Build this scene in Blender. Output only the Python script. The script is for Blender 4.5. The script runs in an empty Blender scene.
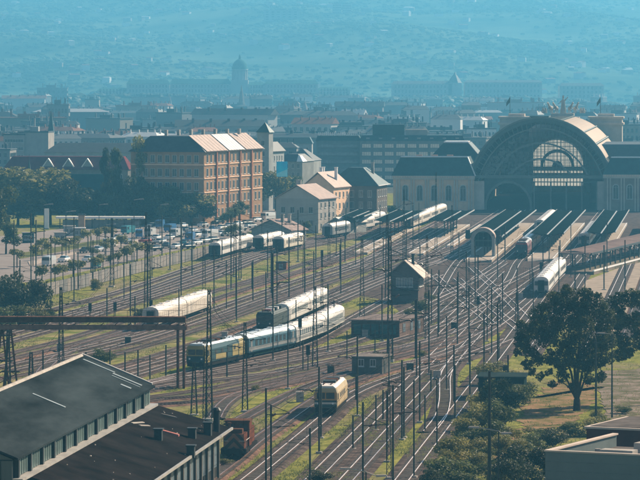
import bpy, math, random
from mathutils import Vector, Matrix
random.seed(7)
R = math.radians
sc = bpy.context.scene
col = sc.collection
# ---------------------------------------------------------------- camera
F, H, HY = 3800.0, 45.0, 71.0           # focal length in photo pixels, eye height, horizon row
cam = bpy.data.cameras.new('camera'); camo = bpy.data.objects.new('camera', cam); col.objects.link(camo)
camo.location = (0, 0, H); camo.rotation_euler = (R(90), 0, 0)
cam.sensor_width = 36; cam.lens = F/640*36; cam.shift_y = -(240-HY)/640
cam.clip_start = 5; cam.clip_end = 30000
sc.camera = camo
# ---------------------------------------------------------------- light
SAZ, SEL = R(47), R(34)
w = bpy.data.worlds.new('World'); sc.world = w; w.use_nodes = True
nt = w.node_tree; bg = nt.nodes['Background']
sky = nt.nodes.new('ShaderNodeTexSky'); sky.sky_type = 'NISHITA'; sky.sun_disc = False
sky.sun_elevation = SEL; sky.sun_rotation = SAZ
nt.links.new(sky.outputs[0], bg.inputs[0]); bg.inputs[1].default_value = 0.055
sl = bpy.data.lights.new('sun', 'SUN'); sl.energy = 5.0; sl.angle = R(0.5); sl.color = (1, .81, .60)
so = bpy.data.objects.new('sun', sl); col.objects.link(so)
sd = Vector((math.sin(SAZ)*math.cos(SEL), math.cos(SAZ)*math.cos(SEL), math.sin(SEL)))
so.rotation_euler = sd.to_track_quat('Z', 'Y').to_euler(); so.location = (300, 300, 400)
sc.view_settings.view_transform = 'Standard'; sc.view_settings.look = 'None'
sc.view_settings.exposure = 1.04; sc.view_settings.gamma = 1.0
# ---------------------------------------------------------------- materials
MATS = {}
def mat(name, c, rough=.8, metal=0, var=.25, scale=1.0, c2=None, spec=.3, detail=4, bump=0, stretch=None, rnd=0, lo=.35, hi=.65, emit=None):
    if name in MATS: return MATS[name]
    m = bpy.data.materials.new(name); m.use_nodes = True; t = m.node_tree; p = t.nodes['Principled BSDF']
    p.inputs['Roughness'].default_value = rough; p.inputs['Metallic'].default_value = metal
    p.inputs['Specular IOR Level'].default_value = spec if rough < .7 else 0.0
    c2 = c2 or tuple(x*(1-var) for x in c)
    tc = t.nodes.new('ShaderNodeTexCoord'); n = t.nodes.new('ShaderNodeTexNoise')
    n.inputs['Scale'].default_value = scale; n.inputs['Detail'].default_value = detail; n.inputs['Roughness'].default_value = .65
    src = tc.outputs['Object']
    if stretch:
        mp = t.nodes.new('ShaderNodeMapping'); mp.inputs['Scale'].default_value = stretch
        t.links.new(src, mp.inputs[0]); src = mp.outputs[0]
    t.links.new(src, n.inputs['Vector'])
    rp = t.nodes.new('ShaderNodeValToRGB'); rp.color_ramp.elements[0].position = lo; rp.color_ramp.elements[1].position = hi
    rp.color_ramp.elements[0].color = (*c2, 1); rp.color_ramp.elements[1].color = (*c, 1)
    t.links.new(n.outputs['Fac'], rp.inputs[0]); out = rp.outputs[0]
    if rnd:
        oi = t.nodes.new('ShaderNodeObjectInfo'); hs = t.nodes.new('ShaderNodeHueSaturation')
        mr = t.nodes.new('ShaderNodeMapRange'); mr.inputs[3].default_value = 1-rnd; mr.inputs[4].default_value = 1+rnd
        t.links.new(oi.outputs['Random'], mr.inputs[0]); t.links.new(mr.outputs[0], hs.inputs['Value'])
        t.links.new(out, hs.inputs['Color']); out = hs.outputs[0]
    t.links.new(out, p.inputs['Base Color'])
    if bump:
        b = t.nodes.new('ShaderNodeBump'); b.inputs['Strength'].default_value = bump; b.inputs['Distance'].default_value = .1
        t.links.new(n.outputs['Fac'], b.inputs['Height']); t.links.new(b.outputs[0], p.inputs['Normal'])
    if emit:
        p.inputs['Emission Color'].default_value = (*emit, 1); p.inputs['Emission Strength'].default_value = 1
    MATS[name] = m; return m
def leafmat(name, c, c2, sc_=.35):
    m = mat(name, c, rough=.6, c2=c2, scale=sc_, spec=.25, rnd=.25)
    t = m.node_tree; p = t.nodes['Principled BSDF']; o = t.nodes['Material Output']
    tr = t.nodes.new('ShaderNodeBsdfTranslucent'); mx = t.nodes.new('ShaderNodeMixShader'); mx.inputs[0].default_value = .42
    src = p.inputs['Base Color'].links[0].from_socket
    t.links.new(src, tr.inputs[0]); t.links.new(p.outputs[0], mx.inputs[1]); t.links.new(tr.outputs[0], mx.inputs[2])
    t.links.new(mx.outputs[0], o.inputs[0]); return m
rail_m   = mat('rail_steel', (.80,.70,.66), .45, .2, .25, .25)  # glint of the rail heads put into a pale, mostly diffuse colour
rust_rail= mat('rail_rusty', (.40,.26,.22), .45, .7, .4, .25)
sleep_m  = mat('sleeper', (.20,.17,.15), .9, 0, .4, .8)
ballast_m= mat('ballast', (.125,.093,.08), .95, 0, .5, .5, c2=(.04,.03,.028), bump=.3, detail=8)
ballast_r= mat('ballast_rusty', (.20,.12,.09), .95, 0, .5, .5, c2=(.08,.05,.04), bump=.3, detail=8)
ballast_g= mat('ballast_weedy', (.15,.115,.085), .95, 0, .5, .35, c2=(.075,.09,.03), bump=.3, detail=8)
conc_m   = mat('concrete', (.42,.38,.34), .85, 0, .3, .6)
plat_m   = mat('platform_paving', (.40,.33,.27), .8, 0, .25, .8)
asph_m   = mat('street_asphalt', (.26,.22,.20), .85, 0, .25, .15, detail=6)
sand_m   = mat('sandy_ground', (.25,.155,.09), .95, 0, .4, .3, c2=(.10,.095,.035), detail=9, lo=.42, hi=.56)
yard_m   = mat('yard_paving', (.22,.17,.14), .9, 0, .4, .25, c2=(.09,.085,.045), detail=9, lo=.42, hi=.58)
steel_m  = mat('mast_steel', (.045,.055,.052), .6, .3, .4, 2)
rustst_m = mat('rusty_steel', (.13,.065,.045), .8, .1, .5, 1.2)
rustlt_m = mat('pale_rusty_steel', (.22,.13,.10), .8, .1, .4, 1.2)
wire_m   = mat('wire', (.015,.018,.018), .9, 0)
glass_m  = mat('window_glass', (.03,.045,.055), .15, 0, .3, .3, spec=.6)
glassl_m = mat('pale_window_glass', (.16,.21,.24), .2, 0, .4, .6, spec=.6)
white_m  = mat('white_paint', (.78,.74,.70), .4, 0, .12, .8)
dark_m   = mat('dark_paint', (.02,.026,.028), .6, 0, .3, 1)
darkgr_m = mat('dark_green_paint', (.014,.05,.05), .5, 0, .3, 1)
under_m  = mat('undercarriage', (.03,.027,.025), .8, .1, .3, 2)
bark_m   = mat('bark', (.06,.045,.035), .95, 0, .4, 3)
leaf1 = leafmat('foliage_dark', (.075,.08,.03), (.018,.026,.014), .3)
leaf2 = leafmat('foliage_green', (.16,.17,.05), (.04,.055,.02), .4)
leaf3 = leafmat('foliage_olive', (.32,.27,.08), (.08,.09,.03), .4)
leaf4 = leafmat('foliage_far', (.06,.08,.045), (.03,.045,.03), .2)
# ---------------------------------------------------------------- helpers
def P(px, py, z=0.0):
    Y = F*(H-z)/(py-HY); return Vector(((px-320)*Y/F, Y, z))
def A(px, Y, z=0.0): return Vector(((px-320)*Y/F, Y, z))
def ZY(py, Y): return H-(py-HY)*Y/F
class MB:
    def __init__(s): s.v=[]; s.f=[]
    def quad(s,a,b,c,d):
        n=len(s.v); s.v += [tuple(a),tuple(b),tuple(c),tuple(d)]; s.f.append((n,n+1,n+2,n+3)); return s
    def tri(s,a,b,c):
        n=len(s.v); s.v += [tuple(a),tuple(b),tuple(c)]; s.f.append((n,n+1,n+2)); return s
    def box(s,x0,x1,y0,y1,z0,z1):
        n=len(s.v)
        s.v += [(x0,y0,z0),(x1,y0,z0),(x1,y1,z0),(x0,y1,z0),(x0,y0,z1),(x1,y0,z1),(x1,y1,z1),(x0,y1,z1)]
        for q in ((3,2,1,0),(4,5,6,7),(0,1,5,4),(1,2,6,5),(2,3,7,6),(3,0,4,7)): s.f.append(tuple(n+i for i in q))
        return s
    def hull8(s, lo, hi):      # lo, hi: four points each, ccw
        n=len(s.v); s.v += [tuple(p) for p in lo]+[tuple(p) for p in hi]
        for q in ((3,2,1,0),(4,5,6,7),(0,1,5,4),(1,2,6,5),(2,3,7,6),(3,0,4,7)): s.f.append(tuple(n+i for i in q))
        return s
    def tube(s,p,q,r,n=4,r2=None,cap=True):
        p=Vector(p); q=Vector(q); d=(q-p); r2 = r if r2 is None else r2
        if d.length<1e-6: return s
        z=d.normalized(); x=z.orthogonal().normalized(); y=z.cross(x); b=len(s.v)
        for c,rr in ((p,r),(q,r2)):
            for i in range(n):
                a=2*math.pi*(i+.5)/n; s.v.append(tuple(c+x*math.cos(a)*rr+y*math.sin(a)*rr))
        for i in range(n): j=(i+1)%n; s.f.append((b+i,b+j,b+n+j,b+n+i))
        if cap: s.f.append(tuple(b+n+i for i in range(n))); s.f.append(tuple(b+i for i in reversed(range(n))))
        return s
    def extrude(s, prof, y0, y1, caps=True):   # profile in x,z (ccw seen from -y) swept along y
        n=len(prof); b=len(s.v)
        for y in (y0,y1):
            for x,z in prof: s.v.append((x,y,z))
        for i in range(n): j=(i+1)%n; s.f.append((b+i,b+j,b+n+j,b+n+i))
        if caps: s.f.append(tuple(b+i for i in range(n))); s.f.append(tuple(b+n+i for i in reversed(range(n))))
        return s
    def arcband(s, cx, cz, r0, r1, a0, a1, y0, y1, n=24, asp=1.0):
        pts=[]
        for i in range(n+1):
            a=a0+(a1-a0)*i/n; pts.append((math.cos(a),math.sin(a)*asp))
        for i in range(n):
            (c0,s0),(c1,s1)=pts[i],pts[i+1]
            lo=[(cx+c0*r0,y0,cz+s0*r0),(cx+c0*r1,y0,cz+s0*r1),(cx+c0*r1,y1,cz+s0*r1),(cx+c0*r0,y1,cz+s0*r0)]
            hi=[(cx+c1*r0,y0,cz+s1*r0),(cx+c1*r1,y0,cz+s1*r1),(cx+c1*r1,y1,cz+s1*r1),(cx+c1*r0,y1,cz+s1*r0)]
            s.hull8(lo,hi)
        return s
    def mesh(s,name,m):
        me=bpy.data.meshes.new(name); me.from_pydata(s.v,[],s.f); me.materials.append(m); me.update(); return me
    def build(s,name,m,parent=None,label=None,kind=None):
        return ob(name,s.mesh(name,m),parent,label,kind)
def ob(name, me, parent=None, label=None, kind=None):
    o=bpy.data.objects.new(name,me); col.objects.link(o)
    if parent: o.parent=parent
    if label: o['label']=label
    if kind: o['kind']=kind
    return o
def thing(name,label,cat,loc,rz=0,group=None):
    o=bpy.data.objects.new(name,None); o.empty_display_size=.5; col.objects.link(o)
    o.location=loc; o.rotation_euler=(0,0,rz); o['label']=label; o['category']=cat
    if group: o['group']=group
    return o
def tag(o,label,cat,group=None,kind=None):
    o['label']=label; o['category']=cat
    if group: o['group']=group
    if kind: o['kind']=kind
    return o
def dup(root,loc,rz=None,label=None,group=None,scale=None):
    def cp(o,par):
        c=o.copy(); col.objects.link(c); c.parent=par
        for ch in KIDS.get(o.name,()) or [k for k in o.children]: cp(ch,c)
        return c
    r=cp(root,None); r.location=loc
    if rz is not None: r.rotation_euler=(0,0,rz)
    if scale: r.scale=scale
    if label: r['label']=label
    if group: r['group']=group
    return r
KIDS={}
def struct(name,mb,m): return mb.build(name,m,None,None,'structure')
_o='first second third fourth fifth sixth seventh eighth ninth tenth eleventh twelfth thirteenth fourteenth fifteenth sixteenth seventeenth eighteenth nineteenth'.split()
_t=['twenty','thirty','forty','fifty','sixty','seventy','eighty','ninety']
ORD=['leftmost']+[x+' from the left' for x in _o[1:]]
for _x in _t: ORD+=[_x[:-1]+'ieth from the left']+[_x+'-'+y+' from the left' for y in _o[:9]]
def ordlabels(objs, plural, group=None):
    objs=sorted(objs,key=lambda o:o.location.x/o.location.y)
    for i,o in enumerate(objs):
        if i==len(objs)-1 and i>0: w_='rightmost'
        elif i<len(ORD): w_=ORD[i]
        else: w_='number %d from the left'%(i+1)
        o['label']='%s of the %s'%(w_,plural)
        if group: o['group']=group
def az(dx,dy): return -math.atan2(dx,dy)      # rotation about z that points local +Y along (dx,dy)
def catmull(pts, step=5.0):
    pts=[Vector((p[0],p[1],0)) for p in pts]
    if len(pts)==2:
        L=(pts[1]-pts[0]).length; n=max(2,int(L/25)); return [pts[0].lerp(pts[1],i/n) for i in range(n+1)]
    e=[pts[0]*2-pts[1]]+pts+[pts[-1]*2-pts[-2]]; out=[]
    for i in range(1,len(e)-2):
        p0,p1,p2,p3=e[i-1],e[i],e[i+1],e[i+2]; L=(p2-p1).length; n=max(2,int(L/step))
        m1=(p2-p0)/((p1-p0).length+L)*L; m2=(p3-p1)/((p3-p2).length+L)*L
        for k in range(n):
            t=k/n; t2=t*t; t3=t2*t
            out.append(p1*(2*t3-3*t2+1)+m1*(t3-2*t2+t)+p2*(3*t2-2*t3)+m2*(t3-t2))
    out.append(pts[-1]); return out
def offset(pts,d):
    out=[]
    for i,p in enumerate(pts):
        a=pts[max(0,i-1)]; b=pts[min(len(pts)-1,i+1)]; t=(b-a).normalized(); out.append(Vector((p.x+t.y*d,p.y-t.x*d,0)))
    return out
def ribbon(mb,L,Rr,z):
    b=len(mb.v)
    for l,r in zip(L,Rr): mb.v.append((l.x,l.y,z)); mb.v.append((r.x,r.y,z))
    for i in range(len(L)-1): k=b+2*i; mb.f.append((k,k+1,k+3,k+2))
# ================================================================ GROUND AND TERRAIN
g=MB(); g.quad((-2500,150,0),(3000,150,0),(3000,5400,0),(-2500,5400,0)); gm=struct('ground',g,None)
# grass / gravel ground
m=bpy.data.materials.new('ground_material'); m.use_nodes=True; t=m.node_tree; p=t.nodes['Principled BSDF']; p.inputs['Roughness'].default_value=.95; p.inputs['Specular IOR Level'].default_value=.0
tc=t.nodes.new('ShaderNodeTexCoord')
def noise(s,d=5,st=None):
    n=t.nodes.new('ShaderNodeTexNoise'); n.inputs['Scale'].default_value=s; n.inputs['Detail'].default_value=d; n.inputs['Roughness'].default_value=.7
    mp=t.nodes.new('ShaderNodeMapping'); mp.inputs['Rotation'].default_value=(0,0,.12); mp.inputs['Scale'].default_value=st or (1,1,1)
    t.links.new(tc.outputs['Object'],mp.inputs[0]); t.links.new(mp.outputs[0],n.inputs['Vector']); return n
def ramp(n,a,b,ca,cb):
    r=t.nodes.new('ShaderNodeValToRGB'); r.color_ramp.elements[0].position=a; r.color_ramp.elements[1].position=b
    r.color_ramp.elements[0].color=(*ca,1); r.color_ramp.elements[1].color=(*cb,1); t.links.new(n.outputs['Fac'],r.inputs[0]); return r
grass=ramp(noise(.5,9,(1,.5,1)),.35,.68,(.07,.09,.02),(.30,.27,.075))
dry=ramp(noise(.7,8),.3,.7,(.11,.095,.05),(.27,.22,.13))
mk=ramp(noise(.05,8,(1,.35,1)),.50,.60,(0,0,0),(1,1,1))
mx=t.nodes.new('ShaderNodeMixRGB'); t.links.new(mk.outputs[0],mx.inputs[0]); t.links.new(grass.outputs[0],mx.inputs[1]); t.links.new(dry.outputs[0],mx.inputs[2])
t.links.new(mx.outputs[0],p.inputs['Base Color'])
bn=t.nodes.new('ShaderNodeBump'); bn.inputs['Strength'].default_value=.5; bn.inputs['Distance'].default_value=.3; t.links.new(noise(1.2,6).outputs['Fac'],bn.inputs['Height']); t.links.new(bn.outputs[0],p.inputs['Normal'])
gm.data.materials.clear(); gm.data.materials.append(m)
def sheet(name,pxs,m,z,world=False,h=None,jag=0):
    mb=MB(); pts=[(q if world else P(*q)) for q in pxs]
    if jag:
        o_=[]; jr=random.Random(3)
        for i,p_ in enumerate(pts):
            q_=pts[(i+1)%len(pts)]; n=max(2,int((q_-p_).length/2))
            o_+=[p_.lerp(q_,k/n)+Vector((jr.gauss(0,jag*.35),jr.gauss(0,jag),0)) for k in range(n)]
        pts=o_
    n=len(pts)
    if h is None:
        mb.v=[(q[0],q[1],z) for q in pts]; mb.f=[tuple(range(n))]
    else:
        mb.v=[(q[0],q[1],z) for q in pts]+[(q[0],q[1],z+h) for q in pts]; mb.f=[tuple(range(n,2*n))]
        for i in range(n): j=(i+1)%n; mb.f.append((i,j,n+j,n+i))
    me=mb.mesh(name,m); 
    o=ob(name,me,None,None,'structure'); return o
sheet('city_ground',[(-2400,1400),(2900,1400),(2900,5350),(-2400,5350)],mat('city_ground',(.10,.10,.085),.9,0,.4,.01),.02,True)
sheet('street',[(-30,288),(40,281),(100,268),(160,254),(215,243),(262,228),(300,214),(300,206),(200,214),(120,222),(60,229),(-30,240)],asph_m,.02)
sheet('pavement',[(30,266),(90,250),(140,242),(175,236),(172,234),(120,243),(60,255),(28,262)],mat('pavement',(.40,.33,.28),.85,0,.2,.3),.02,h=.13)
sheet('grass_verge',[(20,259),(70,250),(125,239),(122,236.5),(66,246),(18,254)],mat('verge_grass',(.15,.15,.06),.95,0,.5,.5),.02,h=.14)
sheet('throat_ballast',[(425,322),(400,312),(385,300),(360,296),(372,262),(395,240),(450,215),(600,208),(720,205),(720,235),(640,244),(632,262),(585,275),(562,300),(545,312),(500,322)],ballast_m,.03)
sheet('yard_ballast',[(60,372),(-20,395),(-20,345),(40,318),(120,293),(207,262),(255,250),(330,238),(395,224),(420,232),(350,262),(330,300),(240,335),(160,352)],mat('weedy_yard',(.26,.21,.10),.95,0,.5,.12,c2=(.10,.125,.03),detail=9,lo=.4,hi=.6),.024)
sheet('sandy_clearing',[(518,432),(528,402),(545,384),(575,380),(600,388),(590,408),(575,425),(545,430)],sand_m,.05,jag=1.6)
sheet('sandy_track',[(470,470),(490,446),(512,428),(522,432),(496,468)],sand_m,.046,jag=1.2)
sheet('yard',[(598,372),(700,365),(700,425),(612,425),(600,400)],yard_m,.055,jag=1.0)
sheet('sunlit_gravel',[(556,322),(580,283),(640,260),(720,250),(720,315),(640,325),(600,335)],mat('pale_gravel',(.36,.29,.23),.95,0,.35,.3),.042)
# distant terrain: Castle hill and the range beyond
def hillz(x,y):
    z=0
    if y>5300:
        u=(y-5300)/4700
        z=330*(u**.9)+ (14*math.sin(x*.0045+1)+10*math.sin(x*.011+y*.003)+6*math.sin(y*.009+x*.002))*min(1,u*5)
    return max(0,z)
def castz(x,y):
    a=math.exp(-((y-4550)/300.)**4)
    bx=(1/(1+math.exp((x-55)/22.)))*(1/(1+math.exp(-(x+400)/25.)))      # main plateau
    cx=(1/(1+math.exp(-(x-70)/22.)))*(1/(1+math.exp((x-330)/30.)))*.9
    return a*(15*bx+14*cx)
hm=mat('hill_woods',(.10,.13,.085),.95,0,.5,.004,c2=(.028,.045,.03),detail=12,lo=.4,hi=.6)
mb=MB(); nx,ny=90,70
for j in range(ny+1):
    for i in range(nx+1):
        x=-1800+3600*i/nx; y=5250+4900*j/ny; mb.v.append((x,y,hillz(x,y)-1))
for j in range(ny):
    for i in range(nx): a=j*(nx+1)+i; mb.f.append((a,a+1,a+nx+2,a+nx+1))
struct('hills',mb,hm)
mb=MB(); nx,ny=120,30
for j in range(ny+1):
    for i in range(nx+1):
        x=-700+1400*i/nx; y=4150+800*j/ny; mb.v.append((x,y,castz(x,y)-.3))
for j in range(ny):
    for i in range(nx): a=j*(nx+1)+i; mb.f.append((a,a+1,a+nx+2,a+nx+1))
struct('castle_hill',mb,hm)
# ================================================================ RAILWAY TRACKS
railside_m=mat('rail_web',(.13,.085,.07),.8,.1,.3,.5)
def two(mb1,mb2,name,m1,m2):
    me=bpy.data.meshes.new(name); n=len(mb1.v)
    me.from_pydata(mb1.v+mb2.v,[],mb1.f+[tuple(i+n for i in f) for f in mb2.f]); me.materials.append(m1); me.materials.append(m2)
    me.polygons.foreach_set('material_index',[0]*len(mb1.f)+[1]*len(mb2.f)); me.update(); return me
GA=1.435/2+.035
tracks=[]
def track(pts, world=False, kind='main', z=None, lab=None):
    w_=[(q if world else P(*q)) for q in pts]; w_=catmull(w_,6.)
    i=len(tracks); dz=.004*i
    rm=rail_m if kind in('main','cross') else rust_rail
    bm_={'main':ballast_m,'cross':ballast_m,'rusty':ballast_r,'weedy':ballast_g}[kind]
    mb=MB(); 
    bw=1.7 if kind=='main' and w_[0].y<520 else 1.3
    L=offset(w_,-bw); Rr=offset(w_,bw); L2=offset(w_,-bw-.5); R2=offset(w_,bw+.5)
    z0=.06+dz
    ribbon(mb,L,Rr,z0)
    b=len(mb.v)
    for l,l2 in zip(L,L2): mb.v.append((l2.x,l2.y,.0)); mb.v.append((l.x,l.y,z0))
    for k in range(len(L)-1): q=b+2*k; mb.f.append((q,q+1,q+3,q+2))
    b=len(mb.v)
    for l,l2 in zip(Rr,R2): mb.v.append((l.x,l.y,z0)); mb.v.append((l2.x,l2.y,.0))
    for k in range(len(L)-1): q=b+2*k; mb.f.append((q,q+1,q+3,q+2))
    bed=mb.build('railway_track',bm_,None,lab,'structure')
    for s in (-1,1):
        c=MB(); side=MB(); hw=.055; a=offset(w_,s*GA-hw); d=offset(w_,s*GA+hw); zt=.25+dz
        ribbon(c,a,d,zt)
        for e,sg in ((a,1),(d,-1)):
            b=len(side.v)
            for q in e: side.v.append((q.x,q.y,z0)); side.v.append((q.x,q.y,zt))
            for k in range(len(e)-1): q=b+2*k; side.f.append((q,q+1,q+3,q+2))
        ob('rail',two(c,side,'rail',rm,railside_m),bed)
    # sleepers
    c=MB(); acc=0; sp=.68
    for k in range(len(w_)-1):
        a,bb=w_[k],w_[k+1]; L_=(bb-a).length; tdir=(bb-a)/L_; nrm=Vector((tdir.y,-tdir.x,0)); 
        while acc<L_:
            q=a+tdir*acc; acc+=sp
            if q.y>1100: continue
            e=nrm*1.28; f=tdir*.13; z1=z0+.06+random.uniform(-.01,.01)
            p4=[q-e-f,q+e-f,q+e+f,q-e+f]; n=len(c.v)
            c.v += [(u.x,u.y,z1) for u in p4]+[(u.x,u.y,z0-.01) for u in p4[:2]]
            c.f.append((n,n+1,n+2,n+3)); c.f.append((n+4,n+5,n+1,n))
        acc-=L_
    if c.v: c.build('sleepers',sleep_m,bed,None,'stuff')
    tracks.append(w_); return w_
def X0(c,Y,s=.104): return c+s*(Y-700)
def line(c,y0,y1,kind='main',s=.104): return track([(X0(c,y0,s),y0),(X0(c,y1,s),y1)],True,kind)
def thr(c0,y0,c9,bend=785,kind='main'):
    return track([(X0(c0,y0),y0),(X0(c0,(y0+bend)/2),(y0+bend)/2),(X0(c0,bend),bend),(c9-1.0,893),(c9+3.6,935),(c9+.104*325,1225)],True,kind)
T_C=thr(28.6,405,47.5,800); T_D=thr(32.4,395,57.2,760); T_E=thr(38.5,395,61.0,810)
line(24.9,640,850); thr(21.0,650,43.2,820); thr(17.5,680,33.3,745)
line(43.6,600,1225)
for c_,ya in ((29.8,880),(24.6,870),(15.5,860),(11.0,860),(2.0,880)): track([(c_-.104*(900-ya)-1.5,ya),(c_,905),(c_+33.8,1225)],True)
track([(30.8,664),(28.7,720),(26.6,780),(24.9,838)],True,'cross')
track([(37.2,695),(36.5,760),(35.2,830),(34.6,870)],True,'cross')
track([(34.6,655),(32.8,710),(31.2,760),(29.6,820)],True,'cross')
track([(13.6,647),(20.5,690),(28.5,735),(36.5,783),(47,848),(54,893)],True,'cross')
track([(10,668),(18,720),(27,775),(36,832),(43,885)],True,'cross')
# crossovers between the two nearest main lines
track([(21.6,597),(19.6,575),(18.3,555),(17.6,535),(16.9,515),(15.6,492),(13.6,472)],True,'cross')
track([(26.6,645),(24.2,622),(22.3,604),(20.8,588),(19.4,572),(17.6,552)],True,'cross')
# right of the hall
line(52.5,600,1000); line(58.0,640,1030,'rusty'); line(63.5,640,1000,'rusty')
# yard fan on the left
TR={}
TR['y1']=track([(-20,328),(65,307),(120,292),(213,261),(250,250.5),(300,241),(365,227),(400,219)])
TR['y1b']=track([(-20,336),(60,316),(120,299),(200,271),(256,253),(300,244),(360,232),(410,220)])
TR['y2']=track([(-20,350),(62,327),(120,308),(205,281),(275,254.5),(340,241),(420,223)])
TR['y3']=track([(-20,362),(60,342),(130,320),(202,296),(280,272),(360,247),(440,226)],kind='weedy')
TR['y4']=track([(-20,372),(60,355),(147,333),(201,314),(280,287),(345,266),(420,243),(470,228)])
TR['y5']=track([(-20,384),(75,366),(187,334),(280,301),(340,280),(400,260),(450,240)],kind='weedy')
TR['y6']=track([(-20,396),(100,372),(187,347),(240,328),(300,305),(352,284),(410,262),(460,246)],kind='rusty')
TR['t1']=track([(60,398),(190,360),(240,343),(275,331),(323,309),(390,280),(440,262),(480,246)])
TR['t2']=track([(60,405),(150,384),(196,372),(243,361),(290,350.5),(317,340),(335,330),(387,301),(440,276)])
TR['m2']=track([(60,402),(160,384),(260,368),(345,352),(388,344),(440,327),(480,309),(520,290)])
TR['m3']=track([(110,398),(180,386),(260,376),(345,359),(400,349),(440,338),(480,321)],kind='main')
TR['m4']=track([(110,408),(160,401),(205,397),(247,388),(310,374),(350,364),(400,352),(450,338)],kind='rusty')
TR['m5']=track([(150,407),(210,402),(250,393),(310,380),(350,369),(410,355),(460,340),(500,325)],kind='rusty')
TR['A']=track([(170,510),(205,484),(233,463),(255,444),(285,423),(311,405),(340,388),(380,374),(430,360),(480,347)],kind='rusty')
TR['B']=track([(205,515),(252,480),(323,421),(345,401),(370,388),(410,374),(460,360),(508,341)],kind='main')
TR['s1']=track([(215,420),(222,408),(240,396),(283,385),(330,372)],kind='weedy')
TR['s2']=track([(235,425),(262,410),(292,395),(330,380),(372,368)],kind='weedy')
TR['s3']=track([(36,405),(38,385),(45,370),(70,352),(110,338),(160,325)],kind='weedy')
TR['s4']=track([(350,372),(400,366),(440,356),(470,343),(500,325),(530,300)],kind='main')
TR['n1']=track([(180,300),(250,284),(300,272),(350,255),(390,243)],kind='weedy')
TR['n2']=track([(100,340),(200,325),(262,305),(322,286),(370,270),(440,246)],kind='weedy')

def mid(a,b,u,kind='weedy',cut=(0,1)):
    A_,B_=TR[a],TR[b]; n=14; out=[]
    for k in range(int(n*cut[0]),int(n*cut[1])+1):
        p_=A_[min(len(A_)-1,int(k/n*(len(A_)-1)))]; 
        # nearest point on the other track by depth
        q_=min(B_,key=lambda v:abs(v.y-p_.y)); out.append((p_.x+(q_.x-p_.x)*u,p_.y+(q_.y-p_.y)*u))
    TR[a+b+str(u)]=track(out,True,kind)
mid('y1b','y2',.5,'main'); mid('y3','y4',.5,'rusty',(0,.8)); mid('y4','y5',.5,'main'); mid('y6','t1',.5,'main'); mid('t2','m2',.5,'main',(0.1,.8)); mid('m2','m4',.75,'weedy',(0,.6)); mid('A','B',.5,'rusty',(0,.5)) if False else None
# ================================================================ BUILDINGS
frame_m=mat('window_frame',(.50,.48,.45),.6,0,.1,1)
framed_m=mat('dark_window_frame',(.10,.10,.10),.6,0,.1,1)
WM={}
def winmesh(w,h,fm,gm_,arch=False,mull=1):
    k=(round(w,2),round(h,2),fm.name,gm_.name,arch,mull)
    if k in WM: return WM[k]
    a=MB(); b=MB(); t=.09
    if not arch:
        a.box(-w/2,w/2,-.06,0,-.12,0); a.box(-w/2-.08,w/2+.08,-.16,0,-.2,-.121)
        a.box(-w/2,w/2,-.06,0,h-t,h); a.box(-w/2,-w/2+t,-.06,0,0,h-t); a.box(w/2-t,w/2,-.06,0,0,h-t)
        for i in range(mull): x=-w/2+w*(i+1)/(mull+1); a.box(x-.035,x+.035,-.05,0,0,h-t)
        b.quad((-w/2+t,-.02,0),(w/2-t,-.02,0),(w/2-t,-.02,h-t),(-w/2+t,-.02,h-t))
    else:
        r=w/2; a.arcband(0,h-r,r-.1,r+.15,0,math.pi,-.12,0,8); a.box(-r-.15,-r+.1,-.12,0,0,h-r); a.box(r-.1,r+.15,-.12,0,0,h-r); a.box(-r-.25,r+.25,-.2,0,-.2,0)
        a.box(-.05,.05,-.06,-.01,0,h); a.box(-r,r,-.061,-.011,h-r-.06,h-r)
        pts=[(-r+.1,0),(r-.1,0)]+[((r-.1)*math.cos(math.pi*i/8),h-r+(r-.1)*math.sin(math.pi*i/8)) for i in range(9)]
        n=len(b.v); b.v+=[(x,-.02,z) for x,z in pts]; b.f.append(tuple(range(n,n+len(pts))))
    WM[k]=two(a,b,'window',fm,gm_); return WM[k]
def windows(root,side,w,d,cols,rows,ww,wh,z0,dz,m0=1.,m1=1.,fm=None,gm_=None,arch=False,mull=1,skip=0,name='window'):
    me=winmesh(ww,wh,fm or frame_m,gm_ or glass_m,arch,mull); L=w if side in('f','b') else d
    for r_ in range(rows):
        for c_ in range(cols):
            if skip and random.random()<skip: continue
            u=m0+(L-m0-m1)*(c_+.5)/cols; z=z0+dz*r_
            o=ob(name,me,root)
            if side=='f': o.location=(-w/2+u,-.01,z)
            elif side=='r': o.location=(w/2+.01,u,z); o.rotation_euler=(0,0,R(90))
            elif side=='l': o.location=(-w/2-.01,u,z); o.rotation_euler=(0,0,R(-90))
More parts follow.
